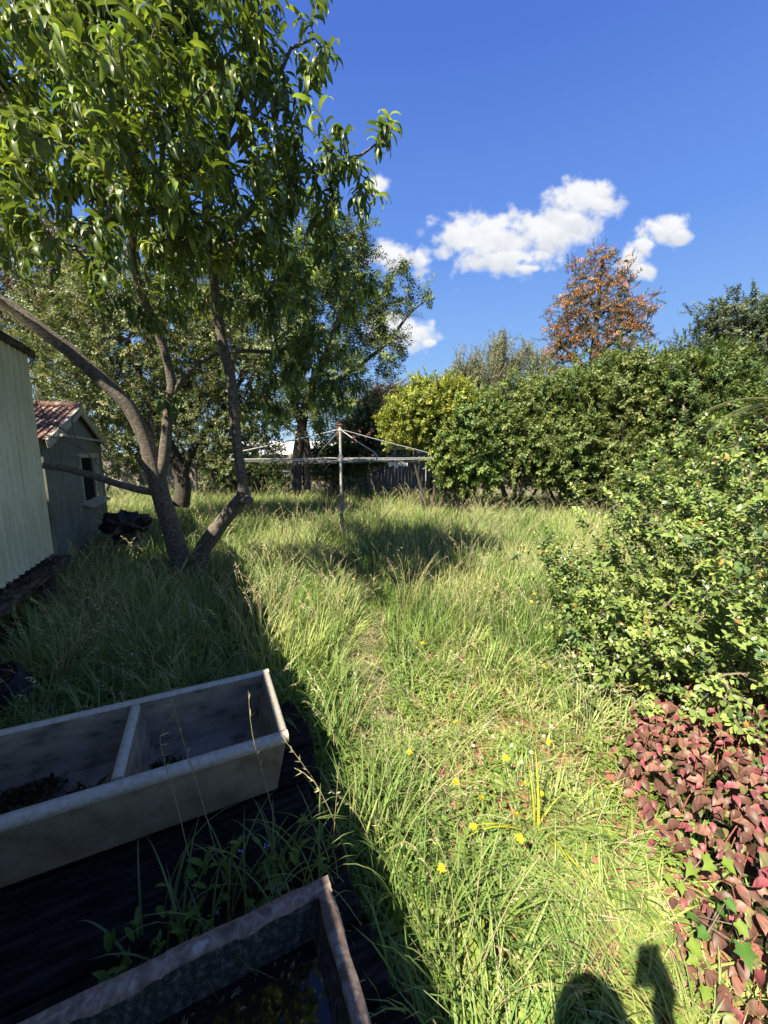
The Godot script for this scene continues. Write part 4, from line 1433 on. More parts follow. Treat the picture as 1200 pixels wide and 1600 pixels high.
	var ol := [limb([[925, 770, d, 0.4], [926, 680, d, 0.36], [924, 600, d, 0.3], [928, 540, d, 0.22], [935, 470, d, 0.14], [942, 400, d, 0.05]]), limb([[925, 585, d, 0.16], [895, 555, d, 0.1], [862, 535, d, 0.04]]), limb([[926, 560, d, 0.14], [965, 530, d, 0.09], [1012, 500, d, 0.03]]), limb([[930, 520, d, 0.12], [900, 480, d, 0.07], [885, 440, d, 0.03]]), limb([[932, 500, d, 0.11], [965, 465, d, 0.07], [985, 435, d, 0.03]])]
	var og := grow(ol, crown_points(px_blobs([[930, 440, 36], [940, 405, 20], [905, 480, 45], [965, 470, 40], [885, 530, 38], [930, 530, 55], [985, 510, 38], [1015, 490, 14], [870, 560, 28], [900, 425, 18], [970, 425, 18], [960, 560, 40]], d, 0.9), 460, 0.42, 0.7), 0.6, 0.3, 0.02, 5.0, 0.016)
	wood(ok, oakf, ol, og, "dark_bark", 8, 0.1)
	put_sprigs(ok, oakf, "blossom", og, bloom, "small_leaf", 2, 1.0, Color(0.50, 0.24, 0.07), 0.3, 0.0, Color(0.32, 0.20, 0.12), 0.45)
	put_sprigs(ok, oakf, "crown", og, [oval[0]], "small_leaf", 2, 2.0, Color(0.09, 0.10, 0.055), 0.5, 0.0)
	# broad dark tree at the edge of the picture, and a bare one
	d = 24.0
	var f1 := foot(1150, d)
	tree("broad_tree", "broad dark blue green tree behind the hedge beside the palm", "tree", f1,
		[limb([[1150, 760, d, 0.4], [1152, 660, d, 0.34], [1155, 580, d, 0.24], [1160, 510, d, 0.1]]), limb([[1152, 620, d, 0.2], [1110, 570, d, 0.13], [1080, 540, d, 0.06]]), limb([[1153, 610, d, 0.2], [1200, 560, d, 0.13], [1230, 510, d, 0.06]])],
		px_blobs([[1120, 515, 32], [1160, 505, 34], [1200, 510, 40], [1135, 560, 45], [1180, 560, 50], [1095, 560, 26], [1075, 545, 18], [1240, 530, 60], [1130, 490, 14], [1190, 482, 16], [1050, 575, 26]], d, 0.8),
		{"tips": 560, "meshes": oval, "mat": "hedge_leaf", "per": 4, "size": 2.9, "col": Color(0.085, 0.12, 0.065), "col2": Color(0.15, 0.185, 0.095), "share2": 0.25, "spread": 0.6, "step": 0.6, "tip_r": 0.012, "uneven": 0.8})
	# palm
	d = 6.4
	var pf := foot(1250, d)
	var palm := thing("palm", "feather palm with arching fronds at the end of the hedge", "palm", pf)
	var crown_at := at_depth(1252, 640, d) - pf
	put("trunk", pipe([Vector3(0, -0.1, 0), Vector3(0.05, crown_at.y * 0.5, 0), crown_at], 0.16, 12), mats["dark_bark"], palm)
	for k in 17:
		var a := k * 2.4
		var el := rnd(0.25, 1.1)
		var s := Shape.new()
		var p := crown_at
		var dirv := Vector3(cos(a) * cos(el), sin(el), sin(a) * cos(el))
		var pts := PackedVector3Array([p])
		var rr := PackedFloat32Array([0.02])
		for j in 16:
			dirv = (dirv + Vector3(0, -0.085, 0)).normalized()
			p += dirv * 0.085
			pts.append(p)
			rr.append(0.02 * (1.0 - j / 17.0))
			var sd := dirv.cross(Vector3.UP).normalized()
			if j > 1:
				for sg in [-1.0, 1.0]:
					for h in 3:
						s.leaf(p + dirv * h * 0.028, (sd * sg + dirv * 0.9 + Vector3(0, 0.12, 0)).normalized(), Vector3.UP, 0.30 * sin(PI * (j + 2) / 21.0) + 0.06, 0.016, 0.5, 0.15, 2, vary(Color(0.07, 0.095, 0.04), 0.25))
		s.tube(pts, rr, 5, Color(0.16, 0.16, 0.06))
		put("frond", s.mesh(), mats["hedge_leaf"], palm)

func build_hedge() -> void:
	var oval := []
	for k in 3:
		oval.append(sprig(30, 0.26, 0.055, 0.030, 0.4, 0.9, 0.5, Color(1, 1, 1)))
	var g := "tall shrubs of the boundary hedge"
	# px of base, depth, blobs, colour, label
	var rows := [
		[672, 9.9, [[650, 640, 34], [690, 635, 36], [725, 640, 30], [640, 665, 30], [700, 668, 36], [620, 660, 20], [660, 610, 14]], Color(0.25, 0.25, 0.05), Color(0.18, 0.20, 0.05), "yellow leaved shrub beside the clothes line and the grey fence"],
		[725, 9.7, [[725, 680, 46], [700, 710, 30], [745, 720, 40], [760, 660, 40], [715, 740, 22]], Color(0.115, 0.155, 0.05), Color(0.18, 0.21, 0.07), "rounded green shrub at the end of the hedge near the clothes line"],
		[805, 9.9, [[790, 655, 45], [830, 635, 42], [800, 690, 50], [850, 670, 50], [780, 720, 40], [840, 730, 40], [750, 640, 26], [880, 605, 22]], Color(0.135, 0.165, 0.06), Color(0.19, 0.21, 0.08), "tall olive green hedge shrub next to the rounded one"],
		[890, 9.8, [[880, 630, 50], [920, 612, 44], [900, 680, 60], [860, 710, 45], [930, 720, 50], [900, 745, 30], [950, 640, 50], [940, 585, 22]], Color(0.11, 0.145, 0.05), Color(0.17, 0.195, 0.07), "tall mid green hedge shrub below the orange flowering tree"],
		[985, 9.0, [[985, 620, 50], [1020, 600, 42], [1000, 680, 65], [960, 730, 45], [1030, 720, 55], [1040, 640, 50], [985, 570, 28]], Color(0.12, 0.145, 0.055), Color(0.18, 0.19, 0.08), "tall hedge shrub over the blue drum"],
		[1085, 8.2, [[1080, 620, 60], [1120, 600, 50], [1090, 690, 70], [1150, 660, 60], [1050, 730, 50], [1060, 580, 30]], Color(0.085, 0.12, 0.04), Color(0.14, 0.165, 0.055), "dark hedge shrub with a pale rose bloom beside the palm"],
		[1190, 7.4, [[1190, 665, 50], [1230, 660, 50], [1200, 720, 60], [1160, 730, 40], [1260, 690, 60]], Color(0.11, 0.145, 0.05), Color(0.17, 0.195, 0.07), "hedge shrub behind the foreground privet bush"],
	]
	for r in rows:
		var d: float = r[1]
		var f := foot(r[0], d)
		var limbs := []
		for k in 5:
			var a := k * TAU / 5.0
			limbs.append(straight_limb(f + Vector3(cos(a), 0, sin(a)) * 0.12, f + Vector3(cos(a) * 0.7, 1.5 + 0.4 * (k % 3), sin(a) * 0.6), 0.05, 0.02, 0.18))
		tree("hedge_shrub", r[5], "shrub", f, limbs, px_blobs(r[2], d, 1.15),
			{"tips": 740, "meshes": oval, "mat": "hedge_leaf", "per": 4, "size": 1.15, "col": r[3] * Color(1.25, 1.4, 1.15), "col2": r[4] * Color(1.25, 1.4, 1.15), "share2": 0.35, "spread": 0.2, "bare": 0.5, "group": g, "mass": "foliage", "uneven": 0.5, "step": 0.28, "twig": "twig_bark"})
	# a pale rose bloom and its neighbours on the dark shrub
	for q in [[1047, 627, 7.35], [1052, 657, 7.3], [1137, 633, 6.9]]:
		var s := Shape.new()
		for k in 14:
			var a := k * 2.4
			s.leaf(Vector3.ZERO, Vector3(cos(a), 0.3 + 0.05 * k, sin(a)), Vector3.UP, 0.045 - 0.001 * k, 0.04, -0.7, 0.3, 3, Color(0.62, 0.45, 0.42))
		var o := put("rose_bloom", s.mesh(), mats["small_leaf"])
		o.position = at_depth(q[0], q[1], q[2])
		o.rotation.x = 0.8
		tag(o, "small pale pink rose bloom on the dark hedge shrub", "flower", "pale roses in the hedge")

# ------------------------------------------------------------------ foreground bush
func build_bush() -> void:
	var base := Vector3(1.85, 0, -2.3)
	var t := thing("privet_bush", "large pale green privet bush with oval leaves in pairs", "bush", base)
	var limbs := []
	for q in [[980, 800, 2.9], [1100, 760, 2.9], [1190, 720, 3.0], [1180, 880, 2.4], [1050, 930, 2.4], [940, 960, 2.6], [1010, 1060, 2.2], [1140, 1050, 1.9]]:
		limbs.append(straight_limb(base + Vector3(rnd(-0.15, 0.15), 0, rnd(-0.15, 0.15)), at_depth(q[0], q[1], q[2]), 0.022, 0.007, 0.12))
	limbs.append(limb([[960, 925, 2.75, 0.010], [930, 898, 2.95, 0.009], [905, 885, 3.1, 0.007], [880, 888, 3.2, 0.006], [855, 885, 3.25, 0.004]]))
	var blobs := px_blobs([[1000, 800, 95, 2.9], [1090, 765, 95, 2.9], [1170, 720, 80, 3.1], [1190, 850, 150, 2.5], [1070, 890, 125, 2.45], [970, 920, 70, 2.65], [1000, 1030, 95, 2.25], [1120, 1020, 125, 2.05], [1210, 990, 140, 1.95], [935, 1060, 55, 2.45], [1050, 1120, 70, 2.1], [1190, 1120, 90, 1.8], [1180, 1190, 70, 1.7], [1080, 1180, 50, 1.9], [850, 872, 38, 3.25], [885, 885, 45, 3.1], [905, 905, 40, 3.0], [912, 960, 50, 2.8], [898, 1060, 45, 2.5], [925, 990, 60, 2.55], [1040, 740, 40, 3.2], [890, 1110, 55, 2.35], [935, 1155, 58, 2.2], [975, 1210, 40, 2.05], [900, 1170, 36, 2.2], [1300, 820, 150, 2.8]], 2.5, 1.0)
	var g := grow(limbs, crown_points(blobs, 1850, 0.3, 0.55), 0.09, 0.25, 0.05, 0.15, 0.0014)
	wood(t, base, limbs, g, "twig_bark", 7, 0.08)
	var lf := Shape.new()
	lf.leaf(Vector3.ZERO, Vector3(0, 0, 1), Vector3.UP, 0.056, 0.029, 0.35, 0.28, 4, Color(1, 1, 1), 0.46, 1.15, 1.0)
	var where: Array[Transform3D] = []
	var tint := PackedColorArray()
	var pos: PackedVector3Array = g.pos
	for c in g.chains:
		var m: int = c.size()
		var tip := pos[c[m - 1]]
		var ax := ((tip - pos[c[maxi(m - 3, 0)]]).normalized() + Vector3(-0.15, 0.55, 0.1) + rdir() * 0.45).normalized()
		var sd := ax.cross(rdir()).normalized()
		var length := rnd(0.09, 0.17)
		var pairs := 6
		var tone := rng.randf()
		for k in pairs:
			var f := float(k) / (pairs - 1)
			var o1 := sd if k % 2 == 0 else ax.cross(sd)
			for sg in [-1.0, 1.0]:
				var d: Vector3 = (o1 * sg + ax * lerpf(0.35, 1.3, f) + rdir() * 0.2).normalized()
				var sc := rnd(0.75, 1.15) * lerpf(1.0, 0.62, f * f)
				where.append(Transform3D(look_basis(d, (ax + Vector3.UP * 0.8 + rdir() * 0.3).normalized()).scaled(Vector3.ONE * sc), tip + ax * length * (f - 0.55)))
				var col := Color(0.13, 0.20, 0.05).lerp(Color(0.26, 0.33, 0.09), smoothstep(0.2, 1.0, tone))
				if tone < 0.16:
					col = Color(0.10, 0.16, 0.06)
				if rng.randf() < 0.012:
					col = Color(0.34, 0.19, 0.05)
				tint.append(vary(col, 0.25, 0.08))
	put_leaves(t, base, "foliage", lf.mesh(), "bush_leaf", where, tint, 0.056)

# ------------------------------------------------------------------ red knotweed bank, ivy
func weed_edge(py: float) -> float:
	var e := [[1000.0, 1010.0], [1100.0, 960.0], [1180.0, 915.0], [1250.0, 945.0], [1330.0, 985.0], [1400.0, 1040.0], [1480.0, 1030.0], [1540.0, 1085.0], [1620.0, 1100.0], [1900.0, 1180.0]]
	for k in e.size() - 1:
		if py <= e[k + 1][0]:
			return lerpf(e[k][1], e[k + 1][1], clampf((py - e[k][0]) / (e[k + 1][0] - e[k][0]), 0, 1))
	return 1180.0

func in_weed(p: Vector3) -> float:
	if p.z > -0.35 or p.z < -2.3:
		return -1.0
	var px := to_pixel(Vector3(p.x, 0.05, p.z))
	return (px.x - weed_edge(px.y)) / FOCAL * p.distance_to(EYE)

func build_knotweed() -> void:
	var t := thing("red_knotweed", "bank of dark red pointed knotweed leaves spilling from under the bush", "plant", Vector3(1.3, 0, -1.0))
	var base := Vector3(1.3, 0, -1.0)
	var lf := Shape.new()
	lf.leaf(Vector3.ZERO, Vector3(0, 0, 1), Vector3.UP, 0.070, 0.040, 0.75, 0.38, 6, Color(1, 1, 1), 0.36, 1.0, 1.15)
	# the green chevron each leaf carries
	for k in 7:
		for q in 3:
			var f := 1.0
			var id := k * 3 + q
			if (k == 3 and q == 1) or (k == 2 and q != 1):
				lf.c[id] = Color(0.85, 2.5, 1.15)
			elif (k == 4 and q == 1) or (k == 3 and q != 1):
				lf.c[id] = Color(0.45, 0.55, 0.55)
			elif q != 1:
				lf.c[id] = Color(1.0, 1.35, 1.0)
			else:
				lf.c[id] = Color(1.1, 0.85, 0.95)
	var stems := Shape.new()
	var where: Array[Transform3D] = []
	var tint := PackedColorArray()
	var x := 0.5
	while x < 3.0:
		var z := -2.3
		while z < -0.35:
			var p := Vector3(x + rnd(-0.03, 0.03), 0, z + rnd(-0.03, 0.03))
			z += 0.048
			var inside := in_weed(p)
			var patchy := lump.get_noise_2d(p.x * 2.2 + 4.0, p.z * 2.2)
			if inside < 0.02 + 0.1 * patchy:
				continue
			var h := 0.05 + 0.24 * smoothstep(0.0, 0.75, inside) + 0.05 * patchy
			if rng.randf() < (0.4 if inside < 0.25 else 0.12):
				continue
			for k in 3:
				var y := h * rnd(0.75, 1.1) - k * 0.025
				var dir := Vector3(-0.7 + rnd(-1.1, 1.1), rnd(-0.45, 0.1), 0.45 + rnd(-1.1, 1.1)).normalized()
				var up := (Vector3(-0.35, 1.0, 0.2) + rdir() * 0.4).normalized()
				var sc := rnd(0.45, 1.0)
				where.append(Transform3D(look_basis(dir, up).scaled(Vector3.ONE * sc), Vector3(p.x + rnd(-0.02, 0.02), y, p.z + rnd(-0.02, 0.02))))
				var r := rng.randf()
				var col := Color(0.19, 0.055, 0.062)
				if r < 0.22:
					col = Color(0.27, 0.075, 0.085)
				elif r < 0.42:
					col = Color(0.17, 0.095, 0.065)
				elif r < 0.66:
					col = Color(0.20, 0.19, 0.075)
				tint.append(vary(col, 0.3, 0.1))
			if rng.randf() < 0.3:
				var q := p + Vector3(rnd(-0.06, 0.06), h * 0.95, rnd(-0.06, 0.06))
				stems.tube(PackedVector3Array([p, p.lerp(q, 0.5) + Vector3(rnd(-0.02, 0.02), 0, 0), q]), PackedFloat32Array([0.004, 0.003, 0.002]), 4, Color.WHITE)
		x += 0.048
	var so := put("stems", stems.mesh(), mats["brick"], t)
	so.position = -base
	so.set_meta("kind", "stuff")
	put_leaves(t, base, "leaf_mass", lf.mesh(), "red_leaf", where, tint, 0.085)
	# ivy creeping over its edge
	var ivy := Shape.new()
	var star := [[0.0, 0.04], [-0.2, -0.06], [-0.42, 0.0], [-0.36, 0.2], [-0.40, 0.36], [-0.60, 0.56], [-0.36, 0.60], [-0.24, 0.66], [-0.12, 0.86], [0.0, 1.06], [0.12, 0.86], [0.24, 0.66], [0.36, 0.60], [0.60, 0.56], [0.40, 0.36], [0.36, 0.2], [0.42, 0.0], [0.2, -0.06]]
	var mid := ivy.vert(Vector3(0, 0.0, 0.024), Vector3.UP, Color(1.3, 1.3, 1.2))
	for q in star:
		ivy.vert(Vector3(q[0] * 0.055, 0.034 * absf(q[0]) - 0.024 * q[1] * q[1] + 0.003 * sin(q[0] * 9.0), q[1] * 0.055), Vector3(q[0] * -0.9, 1, 0.3 * q[1]).normalized(), Color(0.85, 0.85, 0.85) if absf(q[0]) > 0.3 else Color(1.1, 1.1, 1.0))
	for k in star.size() - 1:
		ivy.tri(mid, mid + 1 + k, mid + 2 + k)
	ivy.tri(mid, mid + star.size(), mid + 1)
	var im := ivy.mesh()
	var im_mat: StandardMaterial3D = mats["weed_leaf"].duplicate()
	im_mat.albedo_color = Color(0.15, 0.22, 0.035).linear_to_srgb()
	var im_dark: StandardMaterial3D = mats["weed_leaf"].duplicate()
	im_dark.albedo_color = Color(0.06, 0.14, 0.025).linear_to_srgb()
	var vines := [[[1040, 1365], [1062, 1380], [1100, 1335], [1115, 1352], [1085, 1355], [1128, 1345]], [[1120, 1420], [1105, 1455], [1135, 1405], [1160, 1475], [1082, 1425], [1150, 1440]], [[1075, 1470], [1090, 1500], [1100, 1540]]]
	var vine_labels := ["bright green ivy sprig crossing the red knotweed below the bush", "dark green ivy trailing through the middle of the red knotweed", "ivy sprig on the ground at the lower edge of the red knotweed"]
	for v in 3:
		var iv := thing("ivy_vine", vine_labels[v], "ivy", Vector3.ZERO, "ivy in the knotweed")
		var pts := PackedVector3Array()
		var rr := PackedFloat32Array()
		for q in vines[v]:
			var ground := at_height(q[0], q[1], 0.1)
			var h := 0.06 + 0.24 * smoothstep(0.0, 0.75, maxf(in_weed(ground), 0.0)) + 0.05
			var p := at_height(q[0], q[1], h)
			var o := put("leaf", im, im_dark if v == 1 and rng.randf() < 0.8 else im_mat, iv)
			o.transform = Transform3D(look_basis(Vector3(rnd(-1, 0.6), -0.2, rnd(-0.2, 1)), Vector3(-0.3 + rnd(-0.3, 0.3), 1, 0.4)).scaled(Vector3.ONE * rnd(0.5, 0.9)), p)
			pts.append(p - Vector3(0, 0.012, 0))
			rr.append(0.0025)
		var s := Shape.new()
		s.tube(pts, rr, 4, Color.WHITE)
		put("stem", s.mesh(), mats["twig_bark"], iv)

# ------------------------------------------------------------------ grass
func yard_uv(p: Vector3) -> Vector2:
	return Vector2(p.dot(SIDE), p.dot(TOWARD))

func blocked(p: Vector3) -> bool:
	var q := yard_uv(p)
	if q.x < 0.42 and q.x > -1.5 and q.y > -2.24 and q.y < 0.0:
		return true
	if q.x < -1.34 and q.y > -5.05:
		return true
	if q.x < -1.68 and q.y > -8.85 and q.y < -5.85 and q.x > -4.8:
		return true
	if in_weed(p) > 0.10 + rng.randf() * rng.randf() * 0.6:
		return true
	if Vector2(p.x - 2.1, p.z + 2.6).length() < 0.8:
		return true
	return false

func path_dist(p: Vector3) -> float:
	var line := [Vector2(-0.02, -2.05), Vector2(-0.06, -2.45), Vector2(-0.2, -3.0), Vector2(-0.14, -3.7), Vector2(-0.5, -4.9), Vector2(-0.9, -6.4)]
	var best := 9.0
	for k in line.size() - 1:
		var c := Geometry2D.get_closest_point_to_segment(Vector2(p.x, p.z), line[k], line[k + 1])
		best = minf(best, c.distance_to(Vector2(p.x, p.z)))
	return best

func tuft(count: int, spread: float, high: float, wide: float, bend: float, cols: Array, segs := 4) -> ArrayMesh:
	var s := Shape.new()
	for k in count:
		var a := rnd(0, TAU)
		var r := spread * sqrt(rng.randf())
		var lean := Vector3(cos(a + rnd(-1, 1)), rnd(1.3, 5.0), sin(a + rnd(-1, 1)))
		var c: Color = cols[rng.randi() % cols.size()]
		s.blade(Vector3(cos(a) * r, -0.02, sin(a) * r), lean, high * rnd(0.55, 1.2), wide * rnd(0.7, 1.3), bend * rnd(0.1, 1.3), segs, vary(c, 0.25, 0.08))
	return s.mesh()

# a tall stalk with a nodding seed head
func seed_stalks(count: int, spread: float, high: float, col: Color, big: float) -> ArrayMesh:
	var s := Shape.new()
	for k in count:
		var a := rnd(0, TAU)
		var p := Vector3(cos(a), 0, sin(a)) * spread * sqrt(rng.randf())
		var out := Vector3(cos(a + rnd(-1, 1)), 0, sin(a + rnd(-1, 1)))
		var pts := PackedVector3Array()
		var rr := PackedFloat32Array()
		var h := high * rnd(0.7, 1.15)
		var ang := rnd(0.05, 0.25)
		for j in 9:
			pts.append(p)
			rr.append(0.0017 - 0.00012 * j)
			ang += 0.02 + 0.035 * j * rnd(0.4, 1.0)
			p += (Vector3.UP * cos(ang) + out * sin(ang)) * h / 9.0
		var c := vary(col, 0.2, 0.08)
		s.tube(pts, rr, 3, c)
		for j in 13:
			var f := 5.2 + 2.8 * j / 13.0
			var q := pts[int(f)].lerp(pts[mini(int(f) + 1, 8)], f - int(f))
			var dirn := (pts[8] - pts[7]).normalized()
			s.leaf(q, (dirn + rdir() * 0.6 + Vector3(0, -0.4, 0)).normalized(), rdir(), big * rnd(0.6, 1.2), big * 0.16, 0.3, 0.2, 2, vary(c, 0.25))
	return s.mesh()

func build_grass() -> void:
	var green := Color(0.20, 0.29, 0.075)
	var lush := Color(0.12, 0.205, 0.05)
	var straw := Color(0.60, 0.53, 0.34)
	var mix := Color(0.35, 0.40, 0.135)
	var kinds := [
		[tuft(29, 0.10, 0.34, 0.0082, 1.5, [Color(1, 1, 1), Color(0.85, 1, 0.8), Color(1.25, 1.15, 1.2)]), []],
		[tuft(26, 0.11, 0.30, 0.0105, 1.9, [Color(1, 1, 1), Color(0.9, 1.05, 0.8), Color(1.1, 1.05, 1)]), []],
		[tuft(34, 0.12, 0.36, 0.0046, 1.3, [Color(1, 1, 1), Color(1.2, 1.05, 1.1), Color(0.8, 0.9, 0.8)]), []],
		[seed_stalks(7, 0.12, 0.62, Color(1, 1, 1), 0.020), []],
		[seed_stalks(5, 0.10, 0.52, Color(1, 1, 1), 0.032), []],
	]
	var clover := Shape.new()
	for k in 34:
		var a := rnd(0, TAU)
		var r := 0.09 * sqrt(rng.randf())
		var h := rnd(0.03, 0.09)
		var p := Vector3(cos(a) * r, h, sin(a) * r)
		for j in 3:
			var b := j * TAU / 3.0 + a
			clover.leaf(p, Vector3(cos(b), 0.15, sin(b)), Vector3.UP, rnd(0.009, 0.017), 0.013, 0.3, 0.2, 2, vary(Color(1, 1, 1), 0.35, 0.15), 0.6)
	kinds.append([clover.mesh(), []])
	var broad := Shape.new()
	for k in 9:
		var a := k * 2.4
		broad.leaf(Vector3(0, 0.005, 0), Vector3(cos(a), rnd(0.2, 0.9), sin(a)), Vector3.UP, rnd(0.06, 0.14), rnd(0.014, 0.03), rnd(0.7, 1.5), 0.2, 5, vary(Color(1, 1, 1), 0.2), 0.55, 1.15)
	kinds.append([broad.mesh(), []])
	var thatch := Shape.new()
	for k in 26:
		var a := rnd(0, TAU)
		thatch.blade(Vector3(rnd(-0.1, 0.1), rnd(0.0, 0.05), rnd(-0.1, 0.1)), Vector3(cos(a), rnd(0.05, 0.5), sin(a)), rnd(0.1, 0.24), rnd(0.002, 0.005), rnd(0.0, 0.6), 4, vary(Color(1, 1, 1), 0.35, 0.1))
	kinds.append([thatch.mesh(), []])
	var tints := []
	for k in kinds.size():
		var e: Array[Transform3D] = []
		kinds[k][1] = e
		tints.append(PackedColorArray())
	var z := -0.35
	while z > -17.0:
		var depth := -z
		var step := clampf(0.045 + 0.0138 * depth, 0.05, 0.27)
		var half := 1.12 * depth + 0.9
		var x := -half
		while x < half:
			var p := Vector3(x + rnd(-0.5, 0.5) * step, 0, z + rnd(-0.5, 0.5) * step)
			x += step
			if blocked(p):
				continue
			var dist := Vector2(p.x, p.z).length()
			var n1 := lump.get_noise_2d(p.x * 0.55, p.z * 0.55)
			var n2 := lump.get_noise_2d(p.x * 1.9 + 30.0, p.z * 1.9)
			var pd := path_dist(p)
			var trod := 1.0 - smoothstep(0.07, 0.26, pd)
			var q := yard_uv(p)
			var tall := lerpf(0.5, 1.3, smoothstep(1.6, 4.6, dist)) * (1.0 + 0.45 * n2) * (1.0 - 0.78 * trod)
			if dist < 3.2:
				# low weedy turf over the old path
				var turf := 1.0 - smoothstep(0.35, 0.85, absf(p.x - 0.85))
				tall *= lerpf(1.0, 0.72, turf * (1.0 - smoothstep(1.6, 3.2, dist)))
				if q.x < 0.78 and q.x > 0.3:
					tall *= 1.75
			var dry := clampf(0.24 + 0.9 * n1 + 0.5 * n2, 0.0, 1.0)
			var r := rng.randf()
			var which := 0
			if r < 0.36:
				which = 0
			elif r < 0.66:
				which = 1
			elif r < 0.84:
				which = 2
			elif r < 0.84 + 0.05 + 0.09 * dry:
				which = 3
			elif r < 0.96:
				which = 4
			else:
				which = 1
			if (which == 3 or which == 4) and dist < 1.9 and rng.randf() < 0.7:
				which = 0
			if trod > 0.6 and rng.randf() < 0.7:
				which = 7
			elif dist < 3.4 and rng.randf() < 0.52:
				var pick := rng.randf()
				which = 5 if pick < 0.38 else (6 if pick < 0.95 else 7)
			elif rng.randf() < 0.07:
				which = 7
			if which == 2 and dist < 3.4 and rng.randf() < 0.6:
				which = 1
			var sc := rnd(0.75, 1.3)
			var wide := clampf(0.85 + dist * 0.07, 0.9, 1.8)
			var b := Basis(Vector3.UP, rnd(0, TAU)).scaled(Vector3(wide, sc * tall, wide))
			if which >= 5:
				b = Basis(Vector3.UP, rnd(0, TAU)).scaled(Vector3.ONE * rnd(0.55, 1.2))
			var lean := Vector3(0.10 + 0.25 * n2, 0, 0.12 * n1)
			b = Basis(Vector3(lean.z, 0, -lean.x).normalized(), lean.length()) * b
			kinds[which][1].append(Transform3D(b, p))
			var c := lush.lerp(green, rng.randf()).lerp(mix, smoothstep(0.1, 0.6, dry) * 0.8)
			if which == 2:
				c = c.lerp(straw, 0.25 + 0.55 * dry)
			elif which == 3 or which == 4:
				c = straw.lerp(mix, 0.35 * rng.randf())
			elif which == 7:
				c = straw.lerp(Color(0.26, 0.22, 0.11), rng.randf())
			elif which >= 5:
				c = Color(0.17, 0.27, 0.05).lerp(Color(0.28, 0.36, 0.09), rng.randf())
			tints[which].append(vary(c, 0.22, 0.08))
		z -= step
	var labels := ["upright green grass blades covering the whole overgrown yard", "broad bladed lush grass bending over through the yard", "fine pale dry grass in tufts through the yard", "tall straw coloured seeding grass stalks standing above the yard", "nodding oat like seed heads on tall stalks across the yard", "low clover leaves between the grass near the old brick path", "flat leafy weeds between the grass near the old brick path", "dead straw lying flat between the living grass"]
	var names := ["grass", "broad_grass", "dry_grass", "seeding_grass", "oat_grass", "clover", "leafy_weeds", "straw_thatch"]
	for k in kinds.size():
		var o := scatter(names[k], kinds[k][0], mats["grass_blade"], kinds[k][1], tints[k])
		tag(o, labels[k], "grass" if k < 5 or k == 7 else "weeds", "", "stuff")

